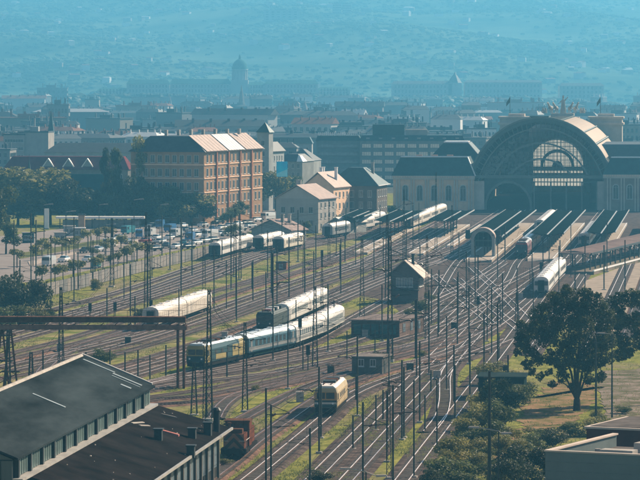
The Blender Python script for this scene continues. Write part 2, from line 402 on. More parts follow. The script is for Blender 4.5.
def roof_mb(kind,w,d,h,rh,ov=.5,ins=None,flat=.5):
    a,b=w/2+ov,ov; mb=MB()
    if kind=='gable':     # ridge along y (front shows the gable)
        mb.hull8([(-a,-b,h),(a,-b,h),(a,d+b,h),(-a,d+b,h)],[(-.03,-b,h+rh),(.03,-b,h+rh),(.03,d+b,h+rh),(-.03,d+b,h+rh)])
    elif kind=='gablex':  # ridge along x
        mb.hull8([(-a,-b,h),(a,-b,h),(a,d+b,h),(-a,d+b,h)],[(-a,d/2-.03,h+rh),(a,d/2-.03,h+rh),(a,d/2+.03,h+rh),(-a,d/2+.03,h+rh)])
    elif kind in('hip','mansard','frustum'):
        ix,iy = ins or (min(w,d)/2*.95,)*2
        mb.hull8([(-a,-b,h),(a,-b,h),(a,d+b,h),(-a,d+b,h)],[(-w/2+ix,iy,h+rh),(w/2-ix,iy,h+rh),(w/2-ix,d-iy,h+rh),(-w/2+ix,d-iy,h+rh)])
    elif kind=='flat':
        mb.box(-w/2+.3,w/2-.3,.3,d-.3,h,h+.05)
        for q in ((-w/2-.1,w/2+.1,-.1,.3),(-w/2-.1,w/2+.1,d-.3,d+.1),(-w/2-.1,-w/2+.3,.3,d-.3),(w/2-.3,w/2+.1,.3,d-.3)): mb.box(*q,h,h+rh)
    return mb
def bldg(name,label,cat,loc,rz,w,d,h,wm,kind,rh,rm,ov=.5,ins=None,group=None,chim=0,chm=None):
    t=thing(name,label,cat,loc,rz,group)
    MB().box(-w/2,w/2,0,d,0,h-.002).build('wall',wm,t)
    if kind=='gable':
        g_=MB()
        for y in (0,d-.3):
            n=len(g_.v); g_.v+=[(-w/2,y,h),(w/2,y,h),(0,y,h+rh*.93),(-w/2,y+.3,h),(w/2,y+.3,h),(0,y+.3,h+rh*.93)]
            g_.f+=[(n,n+1,n+2),(n+5,n+4,n+3)]
        r_=MB(); a=w/2+ov; th=.22
        for s in (-1,1):
            lo=[(s*a,-ov,h-ov*rh/(w/2)),(s*a,d+ov,h-ov*rh/(w/2)),(0,d+ov,h+rh),(0,-ov,h+rh)]
            r_.hull8(lo,[(x,y,z+th) for x,y,z in lo])
        g_.build('gable',wm,t); rf=r_.build('roof',rm,t)
    else: rf=roof_mb(kind,w,d,h,rh,ov,ins).build('roof',rm,t)
    for i in range(chim):
        x=random.uniform(-w*.3,w*.3); y=random.uniform(.2,.8)*d
        MB().box(x-.4,x+.4,y-.3,y+.3,h+rh*.3,h+rh+1.3).box(x-.5,x+.5,y-.4,y+.4,h+rh+1.301,h+rh+1.45).build('chimney',chm or conc_m,rf)
    return t
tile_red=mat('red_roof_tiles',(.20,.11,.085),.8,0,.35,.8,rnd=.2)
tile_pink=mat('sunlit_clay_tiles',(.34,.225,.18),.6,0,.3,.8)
slate=mat('slate_roof',(.045,.05,.055),.6,0,.3,.6,rnd=.2)
copper=mat('dark_copper_roof',(.02,.05,.052),.5,.1,.35,.6)
zinc=mat('zinc_roof',(.40,.37,.34),.5,.3,.25,.5)
yel_w=mat('ochre_plaster',(.36,.22,.13),.9,0,.25,.4)
cream_w=mat('cream_plaster',(.80,.53,.36),.9,0,.2,.4)
grey_w=mat('grey_plaster',(.30,.30,.29),.9,0,.25,.3,rnd=.2)
pale_w=mat('pale_plaster',(.42,.38,.34),.9,0,.2,.3,rnd=.2)
stone_w=mat('station_stone',(.58,.49,.41),.9,0,.25,.3)
# ---- ochre apartment block behind the street
az1=az(.345,1)
def fr(x,y,rz,w_):   # location of the front centre when the front-RIGHT corner is at (x,y)
    return Vector((x-math.cos(rz)*w_/2,y-math.sin(rz)*w_/2,0))
W1,D1=23,50
yb=bldg('apartment_block','big ochre five-storey apartment block with sunlit metal roof beside the street','building',fr(-33.9,1110,az1,W1),az1,W1,D1,21.3,yel_w,'frustum',4.6,slate,.7,(5.,3.))
windows(yb,'f',W1,D1,9,5,1.4,2.2,2.2,4.0,1.2,1.2)
windows(yb,'r',W1,D1,15,5,1.5,2.3,2.2,4.0,1.2,1.2)
wb=MB()
for z in (9.3,13.4,17.4): wb.box(-W1/2-.15,W1/2+.15,-.15,-.002,z,z+.35); wb.box(W1/2+.002,W1/2+.22,-.15,D1,z+.001,z+.35)
wb.build('cornice',cream_w,yb)
for k in range(1,5):
    pl=MB(); y=D1*k/5; pl.box(W1/2+.003,W1/2+.5,y-.4,y+.4,0,21.2); pl.build('pilaster',mat('brick_orange',(.40,.17,.09),.9,0,.3,1),yb)
x0,x1=W1/2+.75,W1/2-5.0; z0,z1=21.42,26.02
for a,b,mm in ((0,.36,tile_pink),(.38,.66,zinc),(.68,1.,tile_pink)):  # brightness of the sunlit right slope put into paler panel colours
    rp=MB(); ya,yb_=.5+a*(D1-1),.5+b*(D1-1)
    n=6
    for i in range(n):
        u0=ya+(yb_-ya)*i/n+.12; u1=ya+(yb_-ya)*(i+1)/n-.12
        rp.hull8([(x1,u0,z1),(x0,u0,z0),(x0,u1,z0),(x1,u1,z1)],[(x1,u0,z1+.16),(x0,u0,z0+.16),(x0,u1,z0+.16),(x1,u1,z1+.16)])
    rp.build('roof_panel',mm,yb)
for i in range(7): MB().box(-4+i*1.9,-3.2+i*1.9,8+i*5.2,9+i*5.2,25.9,27.6).build('chimney',conc_m,yb)
# ---- pointed tower and white block beside it
t=thing('stair_tower','pale slender tower with a dark pointed roof behind the ochre block','tower',A(263,1225),az1)
MB().box(-2,2,0,4,0,25.2).build('shaft',grey_w,t); rm_=MB(); rm_.hull8([(-2.4,-.4,25.2),(2.4,-.4,25.2),(2.4,4.4,25.2),(-2.4,4.4,25.2)],[(-.05,1.95,28.4),(.05,1.95,28.4),(.05,2.05,28.4),(-.05,2.05,28.4)]).build('roof',copper,t)
windows(t,'f',4,4,1,6,1.2,1.6,4,3.4,1,1)
t=bldg('tenement','pale blue-grey tenement under the pointed tower','building',A(262.5,1240),az1,5,14,19,mat('bluegrey_plaster',(.36,.38,.38),.9,0,.2,.3),'gable',2.5,slate); windows(t,'f',5,14,2,5,1,1.7,2,3.4,.5,.5); windows(t,'r',5,14,5,5,1,1.7,2,3.4,1,1)
# ---- white house, pink house, dark roofed house near the left tracks
def place(px,py): return P(px,py)
aw=az(.36,1)
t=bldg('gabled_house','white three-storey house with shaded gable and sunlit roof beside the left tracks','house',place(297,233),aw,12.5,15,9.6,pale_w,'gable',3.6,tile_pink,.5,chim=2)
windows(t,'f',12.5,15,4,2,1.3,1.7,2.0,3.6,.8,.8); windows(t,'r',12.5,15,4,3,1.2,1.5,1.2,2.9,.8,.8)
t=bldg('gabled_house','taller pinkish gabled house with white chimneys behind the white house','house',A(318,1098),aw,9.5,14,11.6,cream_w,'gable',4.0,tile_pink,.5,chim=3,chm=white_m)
windows(t,'f',9.5,14,3,3,1.1,1.6,2,3.2,.6,.6); windows(t,'r',9.5,14,4,3,1.1,1.6,2,3.2,.6,.6)
t=bldg('villa','big house with dark hipped roof and round dormer beside the platforms','house',A(352,1112),az(.2,1),14.8,17,11.4,mat('brown_plaster',(.16,.13,.11),.9,0,.3,.5),'hip',5.2,copper,.8,(5.2,6),chim=1)
windows(t,'f',14.8,17,5,3,1.2,1.9,1.6,3.3,.8,.8); windows(t,'r',14.8,17,5,3,1.2,1.9,1.6,3.3,.8,.8)
MB().box(7.9,8.25,-.9,17.9,11.4,11.6).build('gutter',white_m,t)
# small station house by the coaches
t=bldg('railway_shed','low house with sunlit pinkish roof beside the parked coaches','house',place(271,243),az(.5,1),11.5,9,3.4,grey_w,'gable',2.6,mat('sunlit_pink_tiles',(.36,.27,.24),.8,0,.3,1),.5,chim=2)  # pink of the sunlit slope put into the whole roof colour
windows(t,'f',11.5,9,4,1,1,1.3,1.1,3,.6,.6)
t=bldg('railway_shed','long low shed with sunlit roof right of the white house','shed',place(336,235),az(.42,1),5,16,3.2,grey_w,'gable',1.5,zinc,.4)
t=bldg('brick_hut','tiny reddish hut alone on grass between the left tracks','hut',place(281,271),az(.15,1),2.4,2.2,1.9,mat('brick_red',(.22,.10,.07),.9,0,.3,1.5),'flat',.2,slate); windows(t,'f',2.4,2.2,1,1,.8,.8,.8,1,.4,.4)
# ---- office block
t=bldg('office_block','long office block with rows of warm lit window strips behind the dark-roofed villa','building',A(412,1490),az(.03,1),41,16,17.6,mat('office_grey',(.20,.20,.19),.9,0,.2,.3),'frustum',2.2,copper,.3,(.8,1.2))
ow=mat('office_glass',(.95,.74,.55),.5,0,.3,.8)  # warm light on the panes put into their base colour
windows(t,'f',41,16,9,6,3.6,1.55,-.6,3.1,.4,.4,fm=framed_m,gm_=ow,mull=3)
MB().box(-15.5,-3,3,9,19.7,24).build('roof_hut',darkgr_m,t); MB().box(-2.6,6,3,9,19.72,22).build('roof_hut',pale_w,t)
for i in range(8): MB().box(-18+i*5,-16.6+i*5,.2,1.4,17.9,18.9).build('dormer',grey_w,t)
t=bldg('office_annex','blank banded block with saw-tooth skylights left of the office block','building',A(338,1495),az(.03,1),17,16,17.6,mat('annex_grey',(.17,.19,.19),.9,0,.2,.3),'frustum',2.0,copper,.3,(.4,1.2))
windows(t,'f',17,16,1,6,15.6,1.3,-.6,3.1,.4,.4,fm=framed_m,gm_=glassl_m,mull=14,name='window_band')
for i in range(22):
    if i==9: continue
    x=-8+i*.76; MB().hull8([(x,.6,19.65),(x+.4,.6,19.65),(x+.4,1.2,19.65),(x,1.2,19.65)],[(x+.35,.6,20.9),(x+.6,.6,20.9),(x+.6,1.2,20.9),(x+.35,1.2,20.9)]).build('skylight',white_m,t)
t=bldg('dark_roofed_block','long low-contrast block with flat dark roof left of the office annex','building',A(285,1560),az(.03,1),22,14,15.2,grey_w,'frustum',2.6,copper,.4,(1,3)); windows(t,'f',22,14,9,4,1.2,1.7,2,3.3)
t=bldg('corner_house','grey corner house with sunlit white roof end behind the billboard','building',A(290,1330),az(.3,1),9,14,13.3,grey_w,'frustum',2.6,slate,.3,(2.5,3)); windows(t,'f',9,14,4,4,1,1.6,2,3.0,.4,.4)
MB().hull8([(2.5,-.3,13.31),(4.8,-.3,13.31),(4.8,5,13.31),(2.5,5,13.31)],[(2.6,1.4,15.4),(3.2,1.4,15.4),(3.2,4,15.4),(2.6,4,15.4)]).build('roof_panel',white_m,t)
t=thing('billboard','bright cyan billboard above the trees right of the ochre block','billboard',A(282,1200),0)
MB().box(-1.75,1.75,0,.25,11.6,16.4).build('panel',mat('cyan_panel',(.01,.60,.85),.4,0,.25,.25,c2=(.02,.38,.75)),t)
MB().quad((-1.7,-.02,11.7),(1.7,-.02,11.7),(1.7,-.02,14.0),(-1.7,-.02,12.6)).build('stripe',mat('pale_cyan',(.25,.75,.88),.4,0,.1),t)
MB().tube((-1,.2,0),(-1,.2,11.6),.15).tube((1,.2,0),(1,.2,11.6),.15).build('post',steel_m,t)
t=bldg('tenement','grey tenement with the cyan billboard standing before it','building',A(300,1380),az(.2,1),10,14,12.5,grey_w,'hip',4.0,slate,.3); windows(t,'f',10,14,4,3,1,1.6,2,3.2)
# ---- left blocks
t=bldg('maroon_roofed_block','long maroon-roofed block with three white triangular dormers on the left','building',A(66,1250),az(.08,1),41,13,12.6,mat('dull_plaster',(.17,.16,.15),.9,0,.3,.3),'frustum',4.2,mat('maroon_roof',(.15,.045,.05),.8,0,.3,.5),.5,(2,4))
for x in (-6,.7,7.0):
    d=MB(); d.tri((-1.7,0,0),(1.7,0,0),(0,0,2.4)); o=ob('dormer',d.mesh('dormer',grey_w),t); o.location=(x,.35,13.6)
    e=MB(); e.hull8([(-2,-.1,-.1),(-1.7,-.1,-.3),(-1.7,2,-.3),(-2,2,-.1)],[(0,-.1,2.7),(0,-.1,2.35),(0,2,2.35),(0,2,2.7)]); e.hull8([(1.7,-.1,-.3),(2,-.1,-.1),(2,2,-.1),(1.7,2,-.3)],[(0,-.1,2.35),(0,-.1,2.7),(0,2,2.7),(0,2,2.35)])
    e.build('dormer_trim',white_m,o)
windows(t,'f',41,13,14,3,1.3,1.8,2,3.6)
t=bldg('dark_hall','broad dark teal hall roof in front of the maroon-roofed block','building',A(62,1190),az(.08,1),27,16,5.5,mat('dark_teal_wall',(.03,.06,.06),.8,0,.3,.3),'frustum',7.,mat('dark_teal_roof',(.012,.045,.05),.7,0,.3,.3),.6,(1.5,7)) 
t=bldg('pale_block','plain pale six-storey block with banded left half at far left','building',A(33,1600),az(.1,1),13,14,19,pale_w,'flat',.6,slate); windows(t,'f',13,14,1,1,.1,.1,1,1) if False else None
t2=bldg('banded_block','block with dark ribbon windows beside the plain pale block','building',A(14,1600),az(.1,1),9,14,18,pale_w,'flat',.6,slate); windows(t2,'f',9,14,1,5,8,1.3,1.8,3.3,.3,.3,name='window_band',mull=6)
MB().box(-2,1.5,4,8,19.1,21.5).box(-.6,0,5,5.6,21.6,25).build('roof_plant',grey_w,t)
for px,Y,h,bw,lab in ((51,1750,27,2.6,'dark church spire left beside the pale block'),(29,1180,17.5,1.6,'small domed turret at the far left above the trees')):
    t=thing('spire',lab,'spire',A(px,Y)); MB().box(-bw/2,bw/2,0,bw,0,h*.62).build('shaft',grey_w,t); s=MB(); s.tube((0,bw/2,h*.62),(0,bw/2,h),bw*.62,6,.05).build('steeple',copper,t); MB().tube((0,bw/2,h),(0,bw/2,h+1.6),.05).build('finial',steel_m,t)
t=bldg('dark_tenement','long slate-roofed tenement between the pale block and ochre block','building',A(95,1420),az(.1,1),38,14,14.5,grey_w,'hip',3.5,slate,.4,(4,6)); windows(t,'f',38,14,14,4,1.2,1.7,2,3.2)
# ================================================================ RAILWAY STATION
hx,hy=71.2,1225.; hz=az(.104,1)
st=thing('station_hall','great arched iron and glass train hall of the station, dark lattice front','station',(hx,hy,0),hz)
iron=mat('hall_iron',(.075,.095,.09),.6,.2,.3,.4); ironl=mat('hall_iron_light',(.16,.17,.155),.6,.2,.3,.4)
hroof=mat('hall_roof',(.07,.07,.065),.7,.1,.3,.3)
a_,zc,b_=23.,2.6,26.
def arch(r0,r1,A0,A1,y0,y1,n=40):
    return MB().arcband(0,zc,r0,r1,A0,A1,y0,y1,n,asp=b_/a_)
arch(22.9,24.0,R(0),R(180),-1.2,1.0).build('front_arch',iron,st)
arch(20.9,21.3,R(0),R(180),-.6,.4).build('inner_arch',ironl,st)
for i in range(44):
    th=R(2+i*4); c,s=math.cos(th),math.sin(th)*b_/a_
    MB().tube((c*21.3,-.1,zc+s*21.3),(c*22.95,-.1,zc+s*22.95),.16).build('arch_strut',ironl,st)
arch(22.3,22.9,R(1),R(179),1.01,172).build('barrel_roof',hroof,st)
arch(24.0,24.5,R(8),R(172),-1.4,.2).build('arch_moulding',ironl,st)
pan=mat('roof_glazing_panel',(.34,.235,.155),.6,.0,.2,.4)  # peach glint of the sunlit glazing put into an opaque panel colour
for (A0,A1) in ((58,78),(45,56.5),(31,43)):
    n=12
    for i in range(n):
        arch(23.0,23.15,R(A0),R(A1),3+i*14,3+i*14+13.7,6).build('roof_panel',pan,st)
for A0 in (44,57.2,79,101,123,140):
    arch(22.95,23.5,R(A0-.5),R(A0+.5),1.5,172,1).build('roof_rib',iron,st)
MB().box(-3.2,2.2,-.6,4,28.6,30.2).box(-3.6,2.6,-1,4.4,30.21,30.5).build('lantern',darkgr_m,st)
# tympanum lattice, clear glazing
gl=bpy.data.materials.new('hall_glazing'); gl.use_nodes=True; q=gl.node_tree; pr=q.nodes['Principled BSDF']; pr.inputs['Base Color'].default_value=(.02,.03,.03,1); pr.inputs['Roughness'].default_value=.2
tr=q.nodes.new('ShaderNodeBsdfTransparent'); mxn=q.nodes.new('ShaderNodeMixShader'); mxn.inputs[0].default_value=.16; q.links.new(tr.outputs[0],mxn.inputs[1]); q.links.new(pr.outputs[0],mxn.inputs[2]); q.links.new(mxn.outputs[0],q.nodes['Material Output'].inputs[0])
ZT=11.1
def xa(z,r=20.9): 
    v=1-((z-zc)/(r*b_/a_))**2; return r*math.sqrt(max(0,v))
MB().box(-22,22,-.9,.5,ZT-.7,ZT+.3).build('transom',ironl,st)
MB().box(-22,22,-.7,.3,ZT-2.0,ZT-1.7).build('transom',iron,st)
lat=MB()
x=-19.5
k=0
while x<=19.6:
    zt=zc+b_/a_*math.sqrt(max(0,20.9**2-x*x)); 
    if zt>ZT+.3: lat.box(x-.09,x+.09,-.2,0,ZT+.3,zt)
    x+=1.3
for z in [ZT+2+i*1.5 for i in range(10)]:
    if z<26: lat.box(-xa(z),xa(z),-.25,-.201,z-.07,z+.07)
lat.build('glazing_bars',iron,st)
arch(12.2,12.7,R(40),R(140),-.5,-.26,24).build('tracery_ring',ironl,st); arch(16.7,17.2,R(26),R(154),-.5,-.26,30).build('tracery_ring',ironl,st)
# ornamental cast panels in the left of the tympanum
random.seed(3)
orn=MB()
for i in range(260):
    x=random.uniform(-19,-4); zt=zc+b_/a_*math.sqrt(max(0,20.4**2-x*x)); z=random.uniform(ZT+.6,zt)
    if zt<ZT+1: continue
    r_=random.uniform(.25,.5); orn.arcband(x,z,r_*.5,r_,0,2*math.pi,-.4,-.26,6)
orn.build('ornament',ironl,st,None,'stuff')
py_=MB(); pts=[(-21,ZT)]+[(c,zc+s*b_/a_) for c,s in [(20.9*math.cos(R(180-i*4)),20.9*math.sin(R(180-i*4))) for i in range(5,41)]]+[(21,ZT)]
py_.v=[(x,.05,z) for x,z in pts]; py_.f=[tuple(range(len(pts)))]; py_.build('glazing',gl,st)
# lower openings: big arched gateway left, columns right
MB().arcband(-10.5,1.0,7.0,7.7,0,math.pi,-.8,.4,20,asp=1.12).box(-18.3,-17.5,-.8,.4,0,1).box(-3.5,-2.7,-.8,.4,0,1).build('gateway_arch',ironl,st)
sp=MB()     # spandrel over the gateway
for i in range(30):
    x0_=-18.2+i*15.4/30; x1_=x0_+15.4/30; 
    def zz(x): u=(x+10.5)/7.7; return 1+7.7*1.12*math.sqrt(max(0,1-u*u))
    sp.hull8([(x0_,-.3,zz(x0_)),(x1_,-.3,zz(x1_)),(x1_,.2,zz(x1_)),(x0_,.2,zz(x0_))],[(x0_,-.3,ZT-.7),(x1_,-.3,ZT-.7),(x1_,.2,ZT-.7),(x0_,.2,ZT-.7)])
sp.build('spandrel',iron,st)
MB().box(-23.9,-18.2,-1.2,1.0,0,9.5).build('pier',stone_w,st); MB().box(18.2,23.9,-1.2,1.0,0,9.5).build('pier',stone_w,st)
for x in (-2.2,3.2,8.2,13.2,18): MB().tube((x,0,0),(x,0,ZT-2),.28,8).build('column',ironl,st)
MB().box(-22,22,-40,186,.02,.25).build('hall_floor',mat('hall_floor',(.05,.045,.04),.9,0,.3,.3),st)
# side walls, hall floor and rear wall with its fan window
MB().box(-23.6,-22.9,1.0,174,0,6).build('side_wall',stone_w,st); MB().box(22.9,23.6,1.0,174,0,6).build('side_wall',stone_w,st)
tg=bpy.data.materials.new('translucent_pane'); tg.use_nodes=True; q=tg.node_tree; pr=q.nodes['Principled BSDF']; tr=q.nodes.new('ShaderNodeBsdfTranslucent'); tr.inputs[0].default_value=(.9,.87,.80,1); mxn=q.nodes.new('ShaderNodeMixShader'); mxn.inputs[0].default_value=.3
pr.inputs['Base Color'].default_value=(.25,.27,.26,1); q.links.new(pr.outputs[0],mxn.inputs[1]); q.links.new(tr.outputs[0],mxn.inputs[2]); q.links.new(mxn.outputs[0],q.nodes['Material Output'].inputs[0])
YR=172.
YW=186.5
rw=MB(); RW=10.2; ZW=9.6
for i in range(44):
    x0_=-22+i; x1_=x0_+1
    def top(x): return zc+b_/a_*math.sqrt(max(0,22.8**2-x*x))
    def wn(x): return ZW+math.sqrt(max(0,RW*RW-x*x)) if abs(x)<RW else ZW
    if abs(x0_+.5)<RW:
        rw.hull8([(x0_,YW,wn(x0_)),(x1_,YW,wn(x1_)),(x1_,YW+1,wn(x1_)),(x0_,YW+1,wn(x0_))],[(x0_,YW,top(x0_)),(x1_,YW,top(x1_)),(x1_,YW+1,top(x1_)),(x0_,YW+1,top(x0_))])
        rw.box(x0_,x1_,YW,YW+1,8.3,9.6); rw.box(x0_,x1_,YW,YW+1,6.3,7.2); rw.box(x0_,x1_,YW,YW+1,0,2.4)
    else: rw.hull8([(x0_,YR,0),(x1_,YR,0),(x1_,YR+1,0),(x0_,YR+1,0)],[(x0_,YR,top(x0_)),(x1_,YR,top(x1_)),(x1_,YR+1,top(x1_)),(x0_,YR+1,top(x0_))])
rw.build('rear_wall',stone_w,st,None,'stuff').location.x=-2.4
fw=MB(); pts=[(RW*math.cos(R(180-i*6)),ZW+RW*math.sin(R(180-i*6))) for i in range(31)]
fw.v=[(x,YW+.5,z) for x,z in pts]; fw.f=[tuple(range(len(pts)))]
fan=fw.build('fan_window',tg,st); fan.location.x=-2.4
MB().arcband(0,ZW,5.2,6.3,0,math.pi,YW+.2,YW+.4,24).arcband(0,ZW,.01,2.0,0,math.pi,YW+.2,YW+.4,12).build('ring',iron,fan)
mb=MB()
for i in range(-8,9): mb.box(i*1.2-.07,i*1.2+.07,YW+.25,YW+.35,ZW,ZW+math.sqrt(max(0,RW*RW-(i*1.2)**2)))
for i in range(1,8): mb.box(-math.sqrt(max(0,RW*RW-(i*1.25)**2)),math.sqrt(max(0,RW*RW-(i*1.25)**2)),YW+.26,YW+.34,ZW+i*1.25-.06,ZW+i*1.25+.06)
mb.build('glazing_bars',iron,fan)
MB().quad((-RW,YW+.5,7.2),(RW,YW+.5,7.2),(RW,YW+.5,8.3),(-RW,YW+.5,8.3)).quad((-RW,YW+.5,2.4),(RW,YW+.5,2.4),(RW,YW+.5,6.3),(-RW,YW+.5,6.3)).build('lower_window',tg,st).location.x=-2.4
mb=MB()
for i in range(-8,9): mb.box(i*1.2-.15,i*1.2+.15,YW+.1,YW+.3,2.4,8.3)
mb.build('mullions',iron,st).location.x=-2.4
# rear facade towers and attic
sf=mat('facade_stone',(.48,.44,.39),.9,0,.2,.3)
t=thing('station_facade','stone rear facade of the station with two square corner towers','facade',(hx+.104*176,hy+176,0),hz)
for s,x0_,x1_ in ((-1,-23.2,-11.2),(1,9.8,21.8)):
    tw=MB().box(x0_,x1_,0,11,0,27.5).build('corner_tower',sf,t); MB().box(x0_-.6,x1_+.6,-.6,11.6,25.2,26.).box(x0_-.6,x1_+.6,-.6,11.6,27.501,28.2).build('cornice',stone_w,tw)
    MB().box(x0_+3,x1_-3,3,8,28.2,29.2).build('roof_block',stone_w,tw)
MB().box(-11.19,9.79,-1.5,11,20.4,25.5).build('attic',sf,t); MB().box(-11.19,9.79,.6,9.4,25.5,26.2).build('cornice',stone_w,t)
for i in range(18): MB().box(-10.8+i*1.17,-10.4+i*1.17,.9,1.2,26.2,27.1).build('baluster',stone_w,t)
MB().box(-6.5,6,1.5,8,26.21,28.0).box(-4.5,4,2,7,28.01,29.4).build('plinth',stone_w,t)
bp=Vector((hx+.104*180,hy+180,29.4))
t=thing('statue_group','stone statue group of a standing figure and horses crowning the station facade','statue',bp,hz); t.scale=(1.35,1.35,1.4)
s=MB(); s.tube((0,0,0),(0,0,1.6),.9,8,.7).tube((0,0,1.6),(0,0,3.6),.7,8,.45).tube((0,0,3.6),(0,0,4.1),.2,6,.2).tube((0,0,4.05),(0,0,4.7),.34,8,.2).tube((.4,0,3.3),(1.3,-.2,4.3),.17,6,.1).tube((-.4,0,3.3),(-1.1,-.2,2.6),.17,6,.1); s.build('figure',sf,t)
for x in (-3.2,-1.7,1.7,3.2):
    k=1 if x>0 else -1; hs=MB(); hs.tube((x,0,1.3),(x+k*.5,-1.2,1.6),.5,8,.45).tube((x+k*.5,-1.2,1.7),(x+k*1.,-1.8,2.9),.35,6,.2).tube((x+k*1.,-1.8,2.85),(x+k*1.1,-2.3,2.6),.2,6,.12)
    for dx,dy in ((-.2,0),(.2,.1)): hs.tube((x+dx,dy,1.2),(x+dx,dy,0),.14,5,.1)
    hs.tube((x+k*.6,-1.3,1.4),(x+k*1.1,-1.9,.9),.13,5,.1).tube((x+k*.3,-1.1,1.3),(x+k*.6,-1.7,.5),.13,5,.1).tube((x,.3,1.3),(x-k*.3,.8,.5),.14,5,.05)
    hs.build('horse',sf,t)
for x in (-4.8,4.9,-5.5,5.6): MB().tube((x,.2,0),(x,.2,1.1),.4,7,.3).tube((x,.2,1.1),(x,.2,1.5),.22,7,.18).tube((x,.2,.9),(x*1.1,-.4,.5),.13,5,.1).build('seated_figure',sf,t)
for px,lab in ((510,'left'),(600.5,'right')):
    q=A(px,1412,28.3); t=thing('flagpole','dark flagpole with limp flag on the %s tower of the station facade'%lab,'flagpole',q)
    MB().tube((0,0,0),(0,0,7.2),.14,6,.08).build('pole',steel_m,t)
    f=MB()
    for i in range(4): f.hull8([(-.1-.32*i,.02*i,6.9-.5*i),(-.4-.32*i,.02*i+.15,6.4-.5*i),(-.4-.32*i,.02*i+.2,6.4-.5*i),(-.1-.32*i,.02*i+.05,6.9-.5*i)],[(-.1-.32*i,.02*i,5.0-.4*i),(-.4-.32*i,.02*i+.15,4.7-.4*i),(-.4-.32*i,.02*i+.2,4.7-.4*i),(-.1-.32*i,.02*i+.05,5.0-.4*i)])
    f.build('flag',mat('dark_flag',(.06,.08,.07),.9),t)
# side wings
def wing(label,pxl,pxr,Y,eave,rh,nwin,ww,wh,z0,roofm=copper,ins=(2.2,3),d=20,wm=cream_w,win=True):
    xl=(pxl-320)*Y/F; xr=(pxr-320)*Y/F; w_=xr-xl
    t=bldg('station_pavilion',label,'pavilion',((xl+xr)/2,Y,0),hz,w_,d,eave,wm,'mansard',rh,roofm,.5,ins)
    if win:
        windows(t,'f',w_,d,nwin,1,ww,wh,z0,1,1.6,1.2,arch=True)
        for i in range(nwin+1):
            u=-w_/2+1.6+(w_-2.8)*i/nwin
            for dx in (-.45,.45): MB().box(u+dx-.22,u+dx+.22,-.3,-.002,0,eave-1.2).build('pilaster',stone_w,t)
        MB().box(-w_/2-.3,w_/2+.3,-.5,-.001,eave-1.2,eave-.01).build('entablature',stone_w,t)
        for i in range(int(w_/.8)): MB().box(-w_/2+.2+i*.8,-w_/2+.6+i*.8,-.66,-.502,eave-.6,eave-.2).build('dentil',cream_w,t)
    # pale hip flashings on the roof edges
    ix,iy=ins; a=w_/2+.5
    e=MB()
    e.tube((a,-.5,eave),(w_/2-ix,iy,eave+rh),.22,4).tube((a,d+.5,eave),(w_/2-ix,d-iy,eave+rh),.22,4).tube((-w_/2+ix,iy,eave+rh),(w_/2-ix,iy,eave+rh),.25,4)
    e.build('ridge_flashing',white_m,t)
    return t
w1=wing('cream pavilion with five arched windows and dark curved mansard left of the train hall',393,474,1226,11.2,6.0,5,1.9,5.0,3.2)
for i in range(3): MB().box(-6+i*5,-4+i*5,4,5,17.2,17.9).build('ridge_vent',tile_pink,w1)
wing('second dark mansard with bright flat top behind the cream pavilion',428,483,1262,15.0,6.2,0,1,1,1,ins=(5,3),d=22,win=False)
MB().box(-4,4,3.2,14,21.3,21.6).build('roof_top',white_m,bpy.data.objects['station_pavilion.001'])
wing('brownish pavilion with arched windows and dark roof right of the train hall',604,668,1218,11.8,5.4,4,1.8,4.6,4.0,wm=mat('brown_stone',(.30,.23,.19),.9,0,.3,.3))
t=bldg('station_wing','low dark-roofed wing behind the right pavilion','building',A(640,1290),hz,34,60,16,mat('maroon_wall',(.20,.10,.08),.9,0,.3,.3),'frustum',4,slate,.5,(4,4))
# ---- platforms and canopies
# (c = x at y 900, width, y0, y1, height)
plats=[(6.9,3.2,930,1100,'narrow sunlit platform strip farthest left'),(20.8,3.6,925,1100,'sunlit platform left of the arched canopy end'),(26.3,1.6,965,1100,'narrow platform strip beside the arched canopy end'),(38,6.2,893,1110,'platform carrying the arched canopy end'),(52.4,6.2,898,1110,'wide sunlit platform right of the arched canopy end'),(65.4,5,935,1110,'platform left of the curved canopy')]
for c,w_,y0,y1,lab in plats:
    mb=MB(); L=lambda y:c+.104*(y-900)
    mb.hull8([(L(y0)-w_/2,y0,0),(L(y0)+w_/2,y0,0),(L(y1)+w_/2,y1,0),(L(y1)-w_/2,y1,0)],[(L(y0)-w_/2,y0+2,.62),(L(y0)+w_/2,y0,.62),(L(y1)+w_/2,y1,.62),(L(y1)-w_/2,y1,.62)])
    o=mb.build('platform',plat_m,None,lab,'structure')
    e=MB()
    for s in (-1,1): x=s*(w_/2-.12); e.hull8([(L(y0)+x-.12,y0+2,.625),(L(y0)+x+.12,y0+2,.625),(L(y1)+x+.12,y1,.625),(L(y1)+x-.12,y1,.625)],[(L(y0)+x-.12,y0+2,.66),(L(y0)+x+.12,y0+2,.66),(L(y1)+x+.12,y1,.66),(L(y1)+x-.12,y1,.66)])
    e.build('platform_edge',white_m,o)
croof=mat('canopy_roof',(.008,.014,.015),.9,0,.35,.4)
gut=mat('canopy_gutter',(.42,.42,.41),.5,.3,.2,1)
